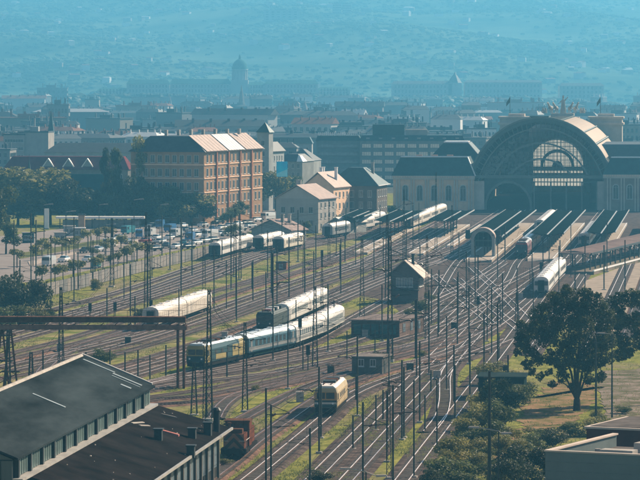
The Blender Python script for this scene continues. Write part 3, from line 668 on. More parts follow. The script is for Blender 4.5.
def canopy(c,w_,y0,y1,label,z=4.6):
    x=c+.104*(y0-900); L_=(y1-y0)*1.0054; t=thing('platform_canopy',label,'canopy',(x,y0,.6),hz)
    n=max(1,int(L_/24)); seg=L_/n
    for i in range(n):
        a,b=i*seg,(i+1)*seg-.15
        for s in (-1,1):
            q=[(0,a,z-.55),(s*w_/2,a,z),(s*w_/2,b,z),(0,b,z-.55)]; MB().hull8(q,[(p_[0],p_[1],p_[2]+.16) for p_ in q]).build('roof_panel',croof,t)
    e=MB()
    for x_ in (-w_/2-.16,w_/2): e.box(x_,x_+.12,0,L_,z-.12,z+.2)
    e.build('gutter',gut,t)
    MB().box(-.14,.14,0,L_,z-.38,z-.22).build('valley_gutter',gut,t)
    mb=MB(); k=int(L_/12)
    for i in range(min(k,24)):
        y=4+i*12; MB().tube((0,y,0),(0,y,z-.6),.16,6).tube((-w_/2+.3,y,z-.1),(0,y,z-1.1),.09,4).tube((w_/2-.3,y,z-.1),(0,y,z-1.1),.09,4).build('column',steel_m,t)
    return t
canopy(20.8,7.6,1018,1088,'dark canopy over the platform left of the arched canopy end')
canopy(6.9,8.0,1012,1088,'dark canopy over the far left platform strip')
canopy(-5.5,6,1040,1088,'dark canopy at the left edge of the station beside the cream pavilion')
canopy(38,8.6,912,1088,'long dark canopy that ends in the pale arched portal')
canopy(52.4,8.0,932,1088,'long dark three-striped canopy over the wide sunlit platform')
canopy(65.4,7.0,938,1088,'dark canopy just behind the left end of the curved canopy')
canopy(79,7,1000,1088,'dark canopy at the right edge near the station')
# arched portal
x=38+.104*9.5; t=thing('canopy_portal','pale arched portal standing at the end of the long dark canopy','portal',(x,909.5,.6),hz)
pm=mat('portal_metal',(.30,.29,.27),.5,.2,.2,.6)
MB().arcband(0,3.9,2.15,2.85,0,math.pi,0,4.5,16).box(-2.85,-2.15,0,4.5,0,3.9).box(2.15,2.85,0,4.5,0,3.9).build('portal_frame',pm,t)
MB().arcband(0,3.9,2.85,3.0,R(8),R(172),-.3,4.8,16).build('portal_hood',tile_pink,t)
mb=MB(); mb.box(-2.15,2.15,1,1.15,3.6,3.9).box(-2.15,2.15,1,1.15,2.2,2.35)
for x in (-1.2,0,1.2): mb.box(x-.06,x+.06,1.02,1.13,2.35,5.6)
mb.build('glazing_bars',iron,t); MB().box(-2.1,2.1,4.0,4.1,2.2,5.6).build('back_panel',dark_m,t)  # dark sheet stands in for the shade inside the arch
MB().box(-4.2,-3.1,.4,1,4.2,6.3).build('side_sign',dark_m,t); MB().box(3.1,4.2,.4,1,4.2,6.3).build('side_sign',dark_m,t)
# curved canopy on the right
P0=Vector((57,846,0)); dr=Vector((.262,.965,0)).normalized(); t=thing('platform_canopy','long brown-roofed canopy on many dark columns curving across the right side','canopy',(57,846,0),az(dr.x,dr.y))
cr=mat('brown_canopy_roof',(.19,.135,.12),.7,0,.3,.3)
MB().extrude([(-4,4.3),(3.4,4.15),(3.4,4.45),(-.3,4.95),(-4,4.6)],0,120).build('roof',cr,t)
MB().arcband(0,0,0,3.6,0,math.pi,0,.3,10).build('end_cap',cr,t).matrix_local=Matrix.Translation((-.3,0,4.3))@Matrix.Rotation(R(90),4,'X')
MB().box(3.4,3.6,0,120,4.05,4.5).build('gutter',dark_m,t)
for i in range(20):
    y=1+i*6; MB().tube((3.0,y,.7),(3.0,y,4.2),.17,6).tube((3.,y,3.2),(1,y,4.3),.08,4).build('column',steel_m,t)
    if i%2==0: MB().tube((-3.4,y,.7),(-3.4,y,4.3),.17,6).build('column',steel_m,t)
t2=thing('platform_wall','pale-edged raised platform under the brown curved canopy','platform',(57,846,0),az(dr.x,dr.y))
MB().box(-4.2,5.2,-6,122,0,.7).build('paving',yard_m,t2); MB().box(4.9,5.3,-6,122,.7,1.0).build('edge',white_m,t2)
# ================================================================ FOREGROUND AND YARD STRUCTURES
wz=az(.114,1)
roofg=mat('workshop_roof_sheet',(.050,.062,.066),.75,.0,.5,.16,c2=(.006,.008,.009),stretch=(1,.25,1),detail=8,lo=.3,hi=.75)
roofb=mat('annex_bitumen',(.022,.018,.017),.8,0,.45,.25,c2=(.009,.008,.008),detail=8)
cladd=mat('corrugated_cladding',(.115,.13,.125),.6,.2,.3,.3,stretch=(1,1,.2))
t=thing('workshop','large dark-roofed railway workshop with lean-to annex in the lower left corner','workshop',(-18.8,419.4,0),wz)
# local frame: x to the right of the clerestory wall is +, building runs to -y
LN=78.
def slope(x): return 10.25+(-x)*.405
mb=MB(); mb.box(-15.4,-.05,-LN+.4,-.2,0,10.0); mb.build('wall',mat('workshop_wall',(.05,.06,.06),.8,0,.3,.3),t)
for a,b,s in ((-7.7,.55,1),(-15.9,-7.7,-1)):
    n=1
    for i in range(n):
        y1=.5-i*(LN+1)/n; y0=.5-(i+1)*(LN+1)/n+.05
        zf=lambda x: 10.25-x*.405 if s>0 else 10.25+7.7*.405-(-7.7-x)*.405
        q=[(a,y0,zf(a)),(b,y0,zf(b)),(b,y1,zf(b)),(a,y1,zf(a))]; MB().hull8(q,[(p_[0],p_[1],p_[2]+.18+.004*(i%2)) for p_ in q]).build('roof_panel',roofg,t)
MB().hull8([(-8.0,-LN,13.35),(-7.4,-LN,13.35),(-7.4,.6,13.35),(-8.0,.6,13.35)],[(-7.8,-LN,13.68),(-7.6,-LN,13.68),(-7.6,.6,13.68),(-7.8,.6,13.68)]).build('ridge_cap',conc_m,t)
MB().hull8([(.2,.5,10.2),(-7.7,.5,13.4),(-7.7,.9,13.4),(.2,.9,10.2)],[(.2,.5,10.5),(-7.7,.5,13.75),(-7.7,.9,13.75),(.2,.9,10.5)]).build('verge_flashing',zinc,t)
sky_=mat('rooflight_sheet',(.24,.27,.27),.45,.1,.4,.5)
for x0_,x1_,y0,y1 in ((-7.0,-3.5,-2.7,-2.1),(-3.5,-.3,-4.0,-3.3),(-3.3,-.2,-5.6,-5.3),(-1.7,-.6,-9.5,-8.7),(-5.5,-2.2,-40,-39.4)):
    q=[(x0_,y0,slope(x0_)+.2),(x1_,y0,slope(x1_)+.2),(x1_,y1,slope(x1_)+.2),(x0_,y1,slope(x0_)+.2)]; MB().hull8(q,[(p_[0],p_[1],p_[2]+.05) for p_ in q]).build('rooflight',sky_,t)
for g_ in range(2):
    y=-.2-g_*(LN-.6); e=MB(); e.tri((-15.4,y,10.0),(-.05,y,10.0),(-7.7,y,13.3)).tri((-.05,y-.25,10.0),(-15.4,y-.25,10.0),(-7.7,y-.25,13.3)); 
    me=e.mesh('gable',cladd); ob('gable',me,t,None,'stuff')
n=13
for i in range(n):
    y1=-.6-i*5.9; y0=y1-5.2
    f=MB().box(0.0,.12,y0,y1,8.35,10.1).build('clerestory_window',mat('clerestory_glass',(.13,.19,.18),.35,.0,.3,.5),t)
    for k in range(1,5): y=y0+(y1-y0)*k/5; MB().box(.121,.17,y-.05,y+.05,8.35,10.1).build('glazing_bar',steel_m,f)
    MB().box(-.02,.4,y0-.65,y0-.02,8.3,10.2).build('pilaster',dark_m,t)
MB().box(-.02,.9,-LN,.3,8.05,8.3).build('flashing',zinc,t)
# gable front cladding, seen in the corner
for i in range(14):
    x=-15.4+i*1.1; MB().box(x,x+1.02,-LN+.1,-LN+.39,3,9.9).build('cladding_sheet',cladd,t)
an=MB(); an.hull8([(.1,-LN+4,8.1),(9.0,-LN+4,5.5),(9.0,.6,5.5),(.1,.6,8.1)],[(.1,-LN+4,8.28),(9.0,-LN+4,5.68),(9.0,.6,5.68),(.1,.6,8.28)]); an.build('annex_roof',roofb,t)
MB().box(9.0,9.2,-LN+4,.7,5.45,5.72).build('eave_flashing',zinc,t)
MB().box(.15,7.6,-LN+5,0,0,5.3).build('annex_wall',mat('annex_wall',(.045,.045,.042),.85,0,.3,.4),t)
for i in range(16): 
    y=-.2-i*4.4; MB().box(7.601,7.85,y-.5,y,0,5.3).build('pilaster',mat('annex_pilaster',(.13,.12,.11),.85,0,.3,.4),t)
    MB().box(7.602,7.66,y-3.6,y-1.1,1.6,4.6).build('window',glassl_m,t)
for x,y,h in ((7.6,-11,1.2),(6.8,-17,.9),(4.6,-26,1.),(8.6,-30,.9)): 
    z=8.2-(x-.1)*.292; MB().box(x,x+.8,y,y+.8,z-.3,z+h).box(x-.12,x+.92,y-.12,y+.92,z+h+.001,z+h+.12).build('roof_vent',dark_m,t)
z=8.2-9*.292; MB().tube((8.3,-6,z-.3),(8.3,-6,z+2.6),.38,10).tube((8.3,-6,z+2.6),(8.3,-6,z+2.9),.55,10,.3).build('chimney',dark_m,t)
for x0_,y0,x1_,y1 in ((1.2,-20,1.9,-16.8),(2.0,-20,2.7,-18.0),(2.2,-6,3.6,-5.2)):
    q=lambda x,y,dz:(x,y,8.3-(x-.1)*.292+dz)
    MB().hull8([q(x0_,y0,.02),q(x0_+.25,y0,.02),q(x1_+.25,y1,.02),q(x1_,y1,.02)],[q(x0_,y0,.1),q(x0_+.25,y0,.1),q(x1_+.25,y1,.1),q(x1_,y1,.1)]).build('roof_plank',conc_m,t)
q0=8.3-(3.6-.1)*.292
MB().hull8([(4.4,-19,q0-.3),(6.1,-19,q0-.75),(6.1,-18.3,q0-.75),(4.4,-18.3,q0-.3)],[(4.4,-19,q0-.1),(6.1,-19,q0-.55),(6.1,-18.3,q0-.55),(4.4,-18.3,q0-.1)]).build('tarp',mat('pale_red_tarp',(.42,.17,.15),.7,0,.3,1),t)
random.seed(5)
db=MB()
for i in range(26):
    x=random.uniform(.6,8.6); y=random.uniform(-65,-.5); z=8.29-(x-.1)*.292; s=random.uniform(.05,.13); db.box(x,x+s,y,y+s*random.uniform(1,3),z-.02,z+.06)
db.build('debris',conc_m,t,None,'stuff')
# ---- rusty gantry beam on the left
t=thing('gantry','long rusty girder gantry spanning the tracks at the left edge','gantry',A(92,539),R(-1.5))
W_=13.3
MB().box(-W_-6,W_,-.5,.5,9.35,10.1).build('girder',rustst_m,t); MB().box(-W_-6,W_+.2,-.9,-.55,8.35,8.95).build('lower_chord',rustlt_m,t); MB().box(-W_-6,W_+.2,.55,.9,8.35,8.95).build('lower_chord',rustlt_m,t)
MB().box(-W_-6,W_,-1.0,1.0,10.101,10.18).build('walkway',rustst_m,t)
for i in range(17):
    x=-W_-5+i*1.95; MB().tube((x,-.85,8.9),(x+.5,-.5,9.3),.06,4).build('bracket',rustst_m,t); MB().tube((x,-.95,10.15),(x,-.95,11.1),.03,4).build('railing_post',rustst_m,t)
MB().tube((-W_-6,-.95,11.1),(W_,-.95,11.1),.03,4).build('railing',rustst_m,t)
for x in (12.2,13.05): MB().box(x-.16,x+.16,-.7,-.4,0,9.1).build('leg',rustst_m,t); MB().box(x-.16,x+.16,.4,.7,0,9.1).build('leg',rustst_m,t)
for x0_ in (-12.8,-11.6):
    MB().tube((x0_,0,9.1),(x0_-.9,-.8,0),.14,4).build('leg',rustst_m,t); MB().tube((x0_,0,9.1),(x0_+.9,.8,0),.14,4).build('leg',rustst_m,t)
mb=MB()
for i in range(6): z=.5+i*1.4; mb.tube((-13.6,-.6,z),(-10.9,.6,z+1.4),.06,4).tube((-10.9,.6,z),(-13.6,-.6,z+1.4),.06,4)
mb.build('bracing',rustst_m,t,None,'stuff')
# ---- signal box tower
brk=mat('grimy_brick',(.17,.12,.10),.9,0,.35,.8)
t=thing('signal_box','gabled brown signal box tower with sunlit roof edge in the middle of the tracks','signal box',A(404.5,737),az(.22,1))
MB().box(-2.7,2.7,0,6,0,5.7).build('wall',mat('signal_box_wall',(.14,.11,.10),.85,0,.3,.6),t)
MB().tri((-2.7,0,5.7),(2.7,0,5.7),(0,0,8.1)).build('gable',MATS['signal_box_wall'],t)
for s in (-1,1):
    q=[(s*3.9,-.8,4.75),(s*3.9,6.8,4.75),(0,6.8,8.25),(0,-.8,8.25)]; MB().hull8(q,[(x,y,z+.22) for x,y,z in q]).build('roof',mat('signal_box_roof',(.42,.30,.24),.6,0,.3,.7),t)
windows(t,'f',5.4,6,3,1,1.2,1.7,3.2,1,1.1,1.1,gm_=glassl_m); windows(t,'r',5.4,6,3,1,1.2,1.5,3.2,1,.6,.6)
MB().box(.9,1.4,2.5,3,6.5,9.3).box(.8,1.5,2.4,3.1,9.301,9.45).build('chimney',dark_m,t); MB().box(-3.1,3.1,-1.3,-.01,2.5,2.65).build('balcony',steel_m,t)
mb=MB(); mb.tube((-3.1,-1.3,3.5),(3.1,-1.3,3.5),.04,4)
for i in range(7): mb.tube((-3.1+i*1.03,-1.3,2.6),(-3.1+i*1.03,-1.3,3.5),.03,4)
mb.build('railing',steel_m,t)
# ---- low equipment building with teal panels
t=thing('equipment_building','low flat-roofed building with teal front panels and brick end below the signal box','building',A(375,640),az(.32,1))
MB().box(-4.2,4.2,0,15,0,2.9).build('wall',mat('equipment_wall',(.07,.055,.05),.8,0,.3,.5),t)
MB().box(-4.5,4.5,-.4,15.3,2.9,3.1).build('roof',mat('brown_flat_roof',(.21,.165,.15),.85,0,.3,.4),t)
MB().box(4.201,4.3,0,15,0,2.89).build('end_wall',brk,t)
for i in range(5): MB().box(-3.7+i*1.55,-2.5+i*1.55,-.12,-.01,.7,2.3).build('panel',mat('teal_panel',(.02,.10,.11),.5,0,.6,.5),t)
for i in range(3): MB().box(4.31,4.36,2+i*4.5,3.4+i*4.5,1,2.4).build('window',glassl_m,t)
# ---- grey hut further down
t=thing('concrete_hut','small weathered concrete hut between tracks and masts below the teal-panelled building','hut',A(367,562),az(.25,1))
MB().box(-2.3,2.3,0,5.5,0,2.6).build('wall',mat('hut_concrete',(.14,.13,.12),.9,0,.4,.6),t); MB().box(-2.5,2.5,-.2,5.7,2.6,2.8).build('roof',mat('hut_roof',(.22,.19,.17),.9,0,.4,.6),t)
windows(t,'f',4.6,5.5,2,1,.9,1,1.4,1,.5,.5); MB().box(2.301,2.36,1.2,2.3,0,2.1).build('door',dark_m,t)
# relay cabinets
cabs=[]
for px,py in ((60,352),(128,345),(225,340),(345,398),(410,372),(437,380),(300,402),(331,375),(281,318),(454,330),(520,300),(394,335),(365,338)):
    t=thing('relay_cabinet','','cabinet',P(px,py),R(random.uniform(-20,20))); MB().box(-.5,.5,-.25,.25,0,1.3).build('casing',steel_m if random.random()<.6 else conc_m,t); MB().box(-.56,.56,-.31,.31,1.301,1.4).build('lid',conc_m,t); cabs.append(t)
ordlabels(cabs,'small relay cabinets standing between the tracks','relay cabinets between the tracks')
# ---- dark shed right of the main lines with its retaining edge
t=thing('dark_shed','dark teal shed in the bushes right of the main tracks','shed',A(502,520),az(.11,1))
MB().box(-3.2,3.0,0,7,0,3.0).build('wall',mat('shed_wall',(.02,.035,.035),.8,0,.3,.5),t); MB().box(-3.5,3.3,-.4,7.3,3.0,3.2).build('roof',mat('shed_roof',(.03,.045,.045),.8,0,.3,.5),t)
MB().box(1.9,2.7,-.08,-.01,0,2.2).build('door',conc_m,t)
# ---- white-parapet building in the lower right corner
bz=az(.42,.91)
wallc=mat('render_teal_grey',(.15,.175,.17),.8,0,.15,.3); par=mat('parapet_coping',(.55,.45,.38),.7,0,.15,.5)
t=thing('flat_roofed_building','teal-grey flat-roofed building with pale parapets in the lower right corner','building',(21.4,361,0),bz)
MB().box(0,22,.0,.35,0,8.85).build('front_wall',wallc,t); MB().box(0,.35,.351,18.5,0,8.85).build('side_wall',wallc,t)
MB().box(-.1,22,-.08,.45,8.85,9.0).build('coping',par,t); MB().box(-.1,.5,.451,18.6,8.85,9.0).build('coping',par,t)
for z in (7.9,7.0,6.1): MB().box(0.01,22,-.025,-.001,z,z+.07).build('joint',mat('joint_shadow_gap',(.15,.18,.18),.8),t)
MB().box(.36,22,.36,18.5,7.3,7.7).build('roof_deck',mat('roof_felt',(.14,.12,.11),.95,0,.4,.5),t)
for x0_,x1_,y0,y1,z1 in ((4.2,7.5,3.5,5,8.9),(6,9,8,10,9.2),(9,11,4,6,9.0)):
    MB().box(x0_,x1_,y0,y1,7.701,z1).build('roof_unit',conc_m,t)
mb=MB()
for i in range(5): mb.tube((3+i*1.3,13.5,7.7),(3+i*1.3,13.5,8.6),.25,8)
for i in range(5): MB().tube((2.3+i*1.1,8,7.7),(2.3+i*1.1,8,8.5),.28,8).build('vent_pipe',conc_m,t)
t=thing('maroon_building','dark maroon upper building with pale roof edge behind the teal-grey corner building','building',(27.0,385,0),bz)
MB().box(0,20,0,12,0,8.8).build('wall',mat('maroon_render',(.10,.035,.03),.85,0,.3,.4),t); MB().box(-.2,20,-.2,12.2,8.8,9.0).build('roof',par,t)
MB().hull8([(.3,.3,9.0),(20,.3,9.0),(20,12,9.0),(.3,12,9.0)],[(.3,.3,9.05),(20,.3,9.05),(20,12,9.05),(.3,12,9.05)]).build('roof_felt',MATS['roof_felt'],t)
# ---- noise wall between street and tracks
nw=[P(38,299),P(75,290),P(120,278),P(160,268),P(212,256.5),P(262,246)]
t=thing('noise_wall','grey panelled noise wall between the street and the left tracks','wall',(0,0,0))
pw=[mat('noise_panel',(.21,.20,.19),.8,0,.3,.6,rnd=.15),mat('noise_panel_pale',(.28,.25,.23),.8,0,.3,.6)]
pts=catmull([(p_.x,p_.y) for p_ in nw],3.2); shared=[MB().box(-1.5,1.5,-.06,.06,.1,2.7).mesh('panel',x) for x in pw]; post=MB().box(-.11,.11,-.12,.12,0,2.9).mesh('post',steel_m)
for i in range(len(pts)-1):
    a,b=pts[i],pts[i+1]; d=(b-a); c=(a+b)/2; r_=math.atan2(d.y,d.x)
    o=ob('panel',random.choice(shared),t); o.location=c; o.rotation_euler=(0,0,r_); o.scale=(d.length/3.2,1,1)
    if i%2==0: o=ob('post',post,t); o.location=a; o.rotation_euler=(0,0,r_)
# ---- bus shelter canopy on the street
t=thing('station_canopy','long flat white canopy beside the street under the trees','canopy',A(100,1085),az(.02,1))
MB().box(-12.7,12.7,0,4.5,2.8,3.4).build('roof',white_m,t)
for i in range(6): MB().tube((-11.5+i*4.6,.6,0),(-11.5+i*4.6,.6,2.8),.14,6).build('column',steel_m,t)
MB().box(-11,11,3.9,4.1,0,2.4).build('back_panel',glassl_m,t)
t=thing('pylon_sign','tall plain white pylon sign at the street left of the long canopy','sign',A(46.5,1080)); MB().box(-.65,.65,0,.4,0,5.9).build('panel',white_m,t); MB().box(-.8,.8,-.1,.5,-.0,.3).build('base',conc_m,t)
t=thing('kiosk','small ochre kiosk under the long white canopy','kiosk',A(81.5,1075)); MB().box(-.9,.9,0,1.5,0,4.2).build('body',mat('kiosk_ochre',(.42,.28,.18),.8,0,.2,1),t); MB().box(-1.1,1.1,-.2,1.7,4.2,4.5).build('roof',dark_m,t)
for px,py,lab in ((69,236,'leftmost of the pale street kiosks'),(79,238,'middle one of the pale street kiosks'),(60,243,'low pale street kiosk left of the others'),(28,243,'teal glass street kiosk at the far left')):
    t=thing('street_kiosk',lab,'kiosk',P(px,py)); MB().box(-1.5,1.5,0,2,0,2.6).build('body',grey_w if 'teal' not in lab else darkgr_m,t); MB().box(-1.7,1.7,-.2,2.2,2.6,2.8).build('roof',white_m if 'middle' in lab else conc_m,t); windows(t,'f',3,2,2,1,1,1.1,.9,1,.3,.3)
# ================================================================ TRAINS
def onpoly(pts,Y):
    for i in range(len(pts)-1):
        a,b=pts[i],pts[i+1]
        if (a.y-Y)*(b.y-Y)<=0 and a.y!=b.y: u=(Y-a.y)/(b.y-a.y); return i,a.lerp(b,u)
    return 0,pts[0]
def chord(pts,Y,L):
    i,p=onpoly(pts,Y); q=p
    for k in range(i+1,len(pts)):
        if (pts[k]-p).length>=L: 
            a,b=pts[k-1],pts[k]; u=.5
            lo,hi=0,1
            for _ in range(20):
                u=(lo+hi)/2
                if (a.lerp(b,u)-p).length<L: lo=u
                else: hi=u
            return p,a.lerp(b,u)
    d=(pts[-1]-pts[-2]).normalized(); return p,p+d*L
ZR=.36
def bogie(t,y):
    mb=MB(); mb.box(-1.05,1.05,y-1.5,y+1.5,.55,.95)
    b=mb.build('bogie',under_m,t)
    for s in (-1,1):
        for dy in (-1.2,1.2): MB().tube((s*.66,y+dy,.46),(s*.80,y+dy,.46),.46,10).build('wheel',under_m,b)
def coach(label,p,q,body,roofm,winm=None,group=None,nw=10,end=None,band=None,far=False,name='railway_coach'):
    L=(q-p).length-.7; d=(q-p).normalized(); t=thing(name,label,'coach',(p.x+d.x*.35,p.y+d.y*.35,ZR),az(d.x,d.y),group)
    prof=[(-1.4,1.0),(1.4,1.0),(1.45,1.25),(1.45,2.95),(1.36,3.25),(-1.36,3.25),(-1.45,2.95),(-1.45,1.25)]
    MB().extrude(prof,0,L).build('body',body,t)
    rp=[(1.38,3.251),(1.30,3.45),(1.0,3.72),(.5,3.9),(0,3.96),(-.5,3.9),(-1.0,3.72),(-1.30,3.45),(-1.38,3.251)]
    MB().extrude(rp,-.04,L+.04).build('roof',roofm,t)
    if band: 
        for s in (-1,1): MB().box(*(sorted((s*1.451,s*1.47))),.02,L-.02,1.3,1.85).build('band',band,t)
    MB().box(-1.1,1.1,1,L-1,.6,.99).build('underframe',under_m,t)
    for y in (2.9,L-2.9): bogie(t,y)
    e=end or dark_m
    for y0,y1 in ((-.05,-.001),(L+.001,L+.05)): MB().box(-.45,.45,y0,y1,1.1,3.0).build('end_door',e,t)
    for y0,y1 in ((-.35,-.06),(L+.06,L+.35)): MB().box(-.62,.62,y0,y1,1.05,3.2).build('gangway',under_m,t)
    for s in (-1,1):
        me=MB().box(*sorted((s*1.452,s*1.475)),-.55,.55,0,.85).mesh('window',winm or glass_m)
        for i in range(nw): o=ob('window',me,t); o.location=(0,2.6+(L-5.2)*(i+.5)/nw,1.95)
        for y in (1.2,L-1.2): MB().box(*sorted((s*1.453,s*1.48)),y-.38,y+.38,1.15,3.0).build('door',body if not band else band,t)
    for i in range(4): 
        y=L*(i+.5)/4; MB().box(-.35,.35,y-.5,y+.5,3.9,4.08).build('roof_vent',roofm,t)
    return t
wroof=mat('white_roof',(.72,.65,.59),.5,.0,.22,.5); wroof2=mat('pale_blue_roof',(.60,.64,.66),.38,.15,.25,.5)
wbody=mat('white_coach_side',(.60,.56,.52),.45,0,.2,.5); gbody=mat('grey_coach_side',(.22,.22,.215),.5,0,.25,.5); tealb=mat('blue_coach_side',(.03,.10,.14),.45,0,.25,.5)
dkb=mat('dark_coach_end',(.03,.06,.06),.5,0,.3,1); creamb=mat('cream_coach_side',(.55,.48,.40),.5,0,.2,.5)
def rake(track_,Y,L,n,labels,body,roofm,group=None,**k):
    y=Y
    for i in range(n):
        p,q=chord(track_,y,L); coach(labels[i],p,q,body,roofm,group=group,**k); y=q.y
    return y
def face(t,base,w=1.3,cabw=None):   # dark cab end: windscreen, lamps, buffers
    MB().box(-w,-.08,-.13,-.06,2.2,3.0).build('windscreen',glass_m,t); MB().box(.08,w,-.13,-.06,2.2,3.0).build('windscreen',glass_m,t)
    for x in (-.95,.95): MB().tube((x,-.16,1.6),(x,-.06,1.6),.14,8).build('headlight',white_m,t); MB().tube((x,-.55,1.05),(x,-.02,1.05),.1,8).tube((x,-.6,1.05),(x,-.551,1.05),.25,10).build('buffer',under_m,t)
# parked coaches along the left
y=rake(TR['y1'],902,24.5,2,['near white-roofed coach of the leftmost parked pair, dark end towards the viewer','far white-roofed coach of the leftmost parked pair'],wbody,wroof,end=dkb)
p,q=chord(TR['y1b'],942,25); coach('white-roofed coach with dark end, middle of three parked together','%s'and p,q,wbody,wroof,end=dkb)
p,q=chord(TR['y2'],936,25); coach('white-roofed coach with dark end, rightmost of three parked together',p,q,creamb,wroof,end=dkb)
for o in list(bpy.data.objects):
    if o.name.startswith('railway_coach') and o.parent is None:
        o2=MB().extrude([(-1.40,1.02),(1.40,1.02),(1.40,3.2),(-1.40,3.2)],-.03,-.002).build('end_wall',dkb,o)  # dark sheet paints the shade on the coach end facing the viewer
rake(TR['y4'],655,26.4,2,['cream long white-roofed coach just behind the rusty gantry','far white-roofed coach of the pair behind the rusty gantry'],creamb,wroof,winm=creamb)
rake(TR['t1'],664,26.4,2,['near white coach behind the dark loaded wagon on the middle tracks','far white coach of the middle row behind the dark loaded wagon'],wbody,wroof,nw=12,winm=glassl_m)
p,q=chord(TR['t2'],588,23.6); coach('blue coach with pale roof coupled behind the yellow locomotive',p,q,tealb,wroof2,band=gbody,nw=9)
y=q.y; rake(TR['t2'],y,26.4,2,['white coach behind the blue coach of the yellow locomotive','last white coach of the train with the yellow locomotive'],wbody,wroof,nw=12,band=gbody,winm=glassl_m)
# ---- yellow and blue electric locomotive
yelm=mat('loco_yellow',(.34,.26,.085),.5,0,.25,.8); grnm=mat('loco_teal',(.015,.055,.062),.45,0,.25,.8)
def panto(t,y,z,up=False):
    mb=MB(); 
    if up: mb.tube((0,y,z),(0,y+1.3,z+.9),.04,4).tube((0,y+1.3,z+.9),(0,y,z+1.8),.04,4).tube((-.8,y,z+1.8),(.8,y,z+1.8),.05,4)
    else: mb.tube((-.5,y,z+.15),(-.3,y+1.8,z+.2),.04,4).tube((.5,y,z+.15),(.3,y+1.8,z+.2),.04,4).tube((-.8,y+.2,z+.3),(.8,y+.2,z+.3),.05,4)
    mb.build('pantograph',rustst_m,t)
    for x in (-.5,.5):
        for dy in (-.2,1.6): MB().tube((x,y+dy,z-.1),(x,y+dy,z+.15),.09,6).build('insulator',rustst_m,t)
def loco(name,label,p,q,body,mid,roofm,facem,facehi,h=3.55):
    L=(q-p).length-.4; d=(q-p).normalized(); t=thing(name,label,'locomotive',(p.x,p.y,ZR),az(d.x,d.y))
    cab=2.6
    for a,b,nm,m in ((0,cab,'cab',body),(cab+.01,L-cab-.01,'engine_room',mid),(L-cab,L,'cab',body)):
        MB().extrude([(-1.45,1.0),(1.45,1.0),(1.5,1.3),(1.5,2.9),(1.3,h),(-1.3,h),(-1.5,2.9),(-1.5,1.3)],a,b).build(nm,m,t)
    MB().extrude([(-1.25,h+.002),(1.25,h+.002),(.95,h+.28),(-.95,h+.28)],.3,L-.3).build('roof',roofm,t)
    MB().box(-1.42,1.42,-.05,-.002,1.05,2.0).build('front_panel',facem,t); MB().box(-1.42,1.42,-.06,-.002,2.01,3.1).build('windscreen_surround',facehi,t)
    face(t,0,1.15); MB().box(-1.35,1.35,-.1,L+.1,.45,1.0).build('underframe',under_m,t)
    for y in (3.2,L-3.2): bogie(t,y)
    for s in (-1,1):
        for i in range(4): y=cab+1+(L-2*cab-2)*(i+.5)/4; MB().box(*sorted((s*1.501,s*1.53)),y-.5,y+.5,2.1,2.7).build('side_grille',dark_m,t)
        MB().box(*sorted((s*1.501,s*1.53)),1.0,1.9,2.0,2.8).build('side_window',glass_m,t)
    panto(t,2.2,h+.3); panto(t,L-4.4,h+.3,True)
    for i in range(3): MB().box(-.8,.8,5+i*2.6,6.6+i*2.6,h+.281,h+.6).build('roof_equipment',rustst_m if i%2 else dark_m,t)
    return t
p,q=chord(TR['t2'],568,19.4); t=loco('electric_locomotive','yellow and dark teal electric locomotive leading the blue coach',p,q,yelm,grnm,wroof2,grnm,yelm)
MB().box(1.502,1.525,5,10,1.2,2.0).build('yellow_flash',yelm,t); MB().box(1.502,1.526,13,16.4,1.2,2.9).build('yellow_flash',yelm,t)
org=mat('loco_orange',(.50,.27,.10),.5,0,.2,.8); 
p,q=chord(TR['B'],492,15.6); t=loco('shunting_locomotive','orange-fronted cream electric locomotive standing alone on the near tracks',p,q,mat('cream_yellow',(.42,.31,.17),.5,0,.2,.8),MATS['cream_yellow'],wroof,dkb,org)
MB().box(-1.43,1.43,-.075,-.051,1.5,1.75).build('stripe',creamb,t)
# ---- orange black diesel
chev=bpy.data.materials.new('hazard_chevrons'); chev.use_nodes=True; n_=chev.node_tree; pr=n_.nodes['Principled BSDF']; pr.inputs['Roughness'].default_value=.6
tc=n_.nodes.new('ShaderNodeTexCoord'); sp_=n_.nodes.new('ShaderNodeSeparateXYZ'); ab=n_.nodes.new('ShaderNodeMath'); ab.operation='ABSOLUTE'; ad=n_.nodes.new('ShaderNodeMath'); ad.operation='ADD'
mu=n_.nodes.new('ShaderNodeMath'); mu.operation='FRACT'; gt=n_.nodes.new('ShaderNodeMath'); gt.operation='GREATER_THAN'; gt.inputs[1].default_value=.5
n_.links.new(tc.outputs['Object'],sp_.inputs[0]); n_.links.new(sp_.outputs[0],ab.inputs[0]); n_.links.new(ab.outputs[0],ad.inputs[0]); n_.links.new(sp_.outputs[2],ad.inputs[1]); n_.links.new(ad.outputs[0],mu.inputs[0]); n_.links.new(mu.outputs[0],gt.inputs[0])
mxx=n_.nodes.new('ShaderNodeMixRGB'); mxx.inputs[1].default_value=(.03,.025,.02,1); mxx.inputs[2].default_value=(.22,.10,.055,1); n_.links.new(gt.outputs[0],mxx.inputs[0]); n_.links.new(mxx.outputs[0],pr.inputs['Base Color'])
p,q=chord(TR['A'],437,11.5); d=(q-p).normalized(); t=thing('diesel_shunter','rusty orange diesel shunter with chevron-striped nose beside the workshop annex','locomotive',(p.x,p.y,ZR),az(d.x,d.y))
dor=mat('shunter_orange',(.15,.06,.04),.7,0,.5,.9)
MB().box(-1.2,1.2,0,3.4,1.2,2.9).build('hood',dor,t); MB().box(-1.2,1.2,-.04,-.002,1.2,2.9).build('nose_panel',chev,t)
MB().box(-1.4,1.4,3.401,6.0,1.2,4.0).build('cab',dor,t); MB().box(-1.5,1.5,3.2,6.2,4.0,4.15).build('cab_roof',rustst_m,t); MB().box(-1.2,1.2,6.001,10.6,1.2,3.0).build('hood',dor,t)
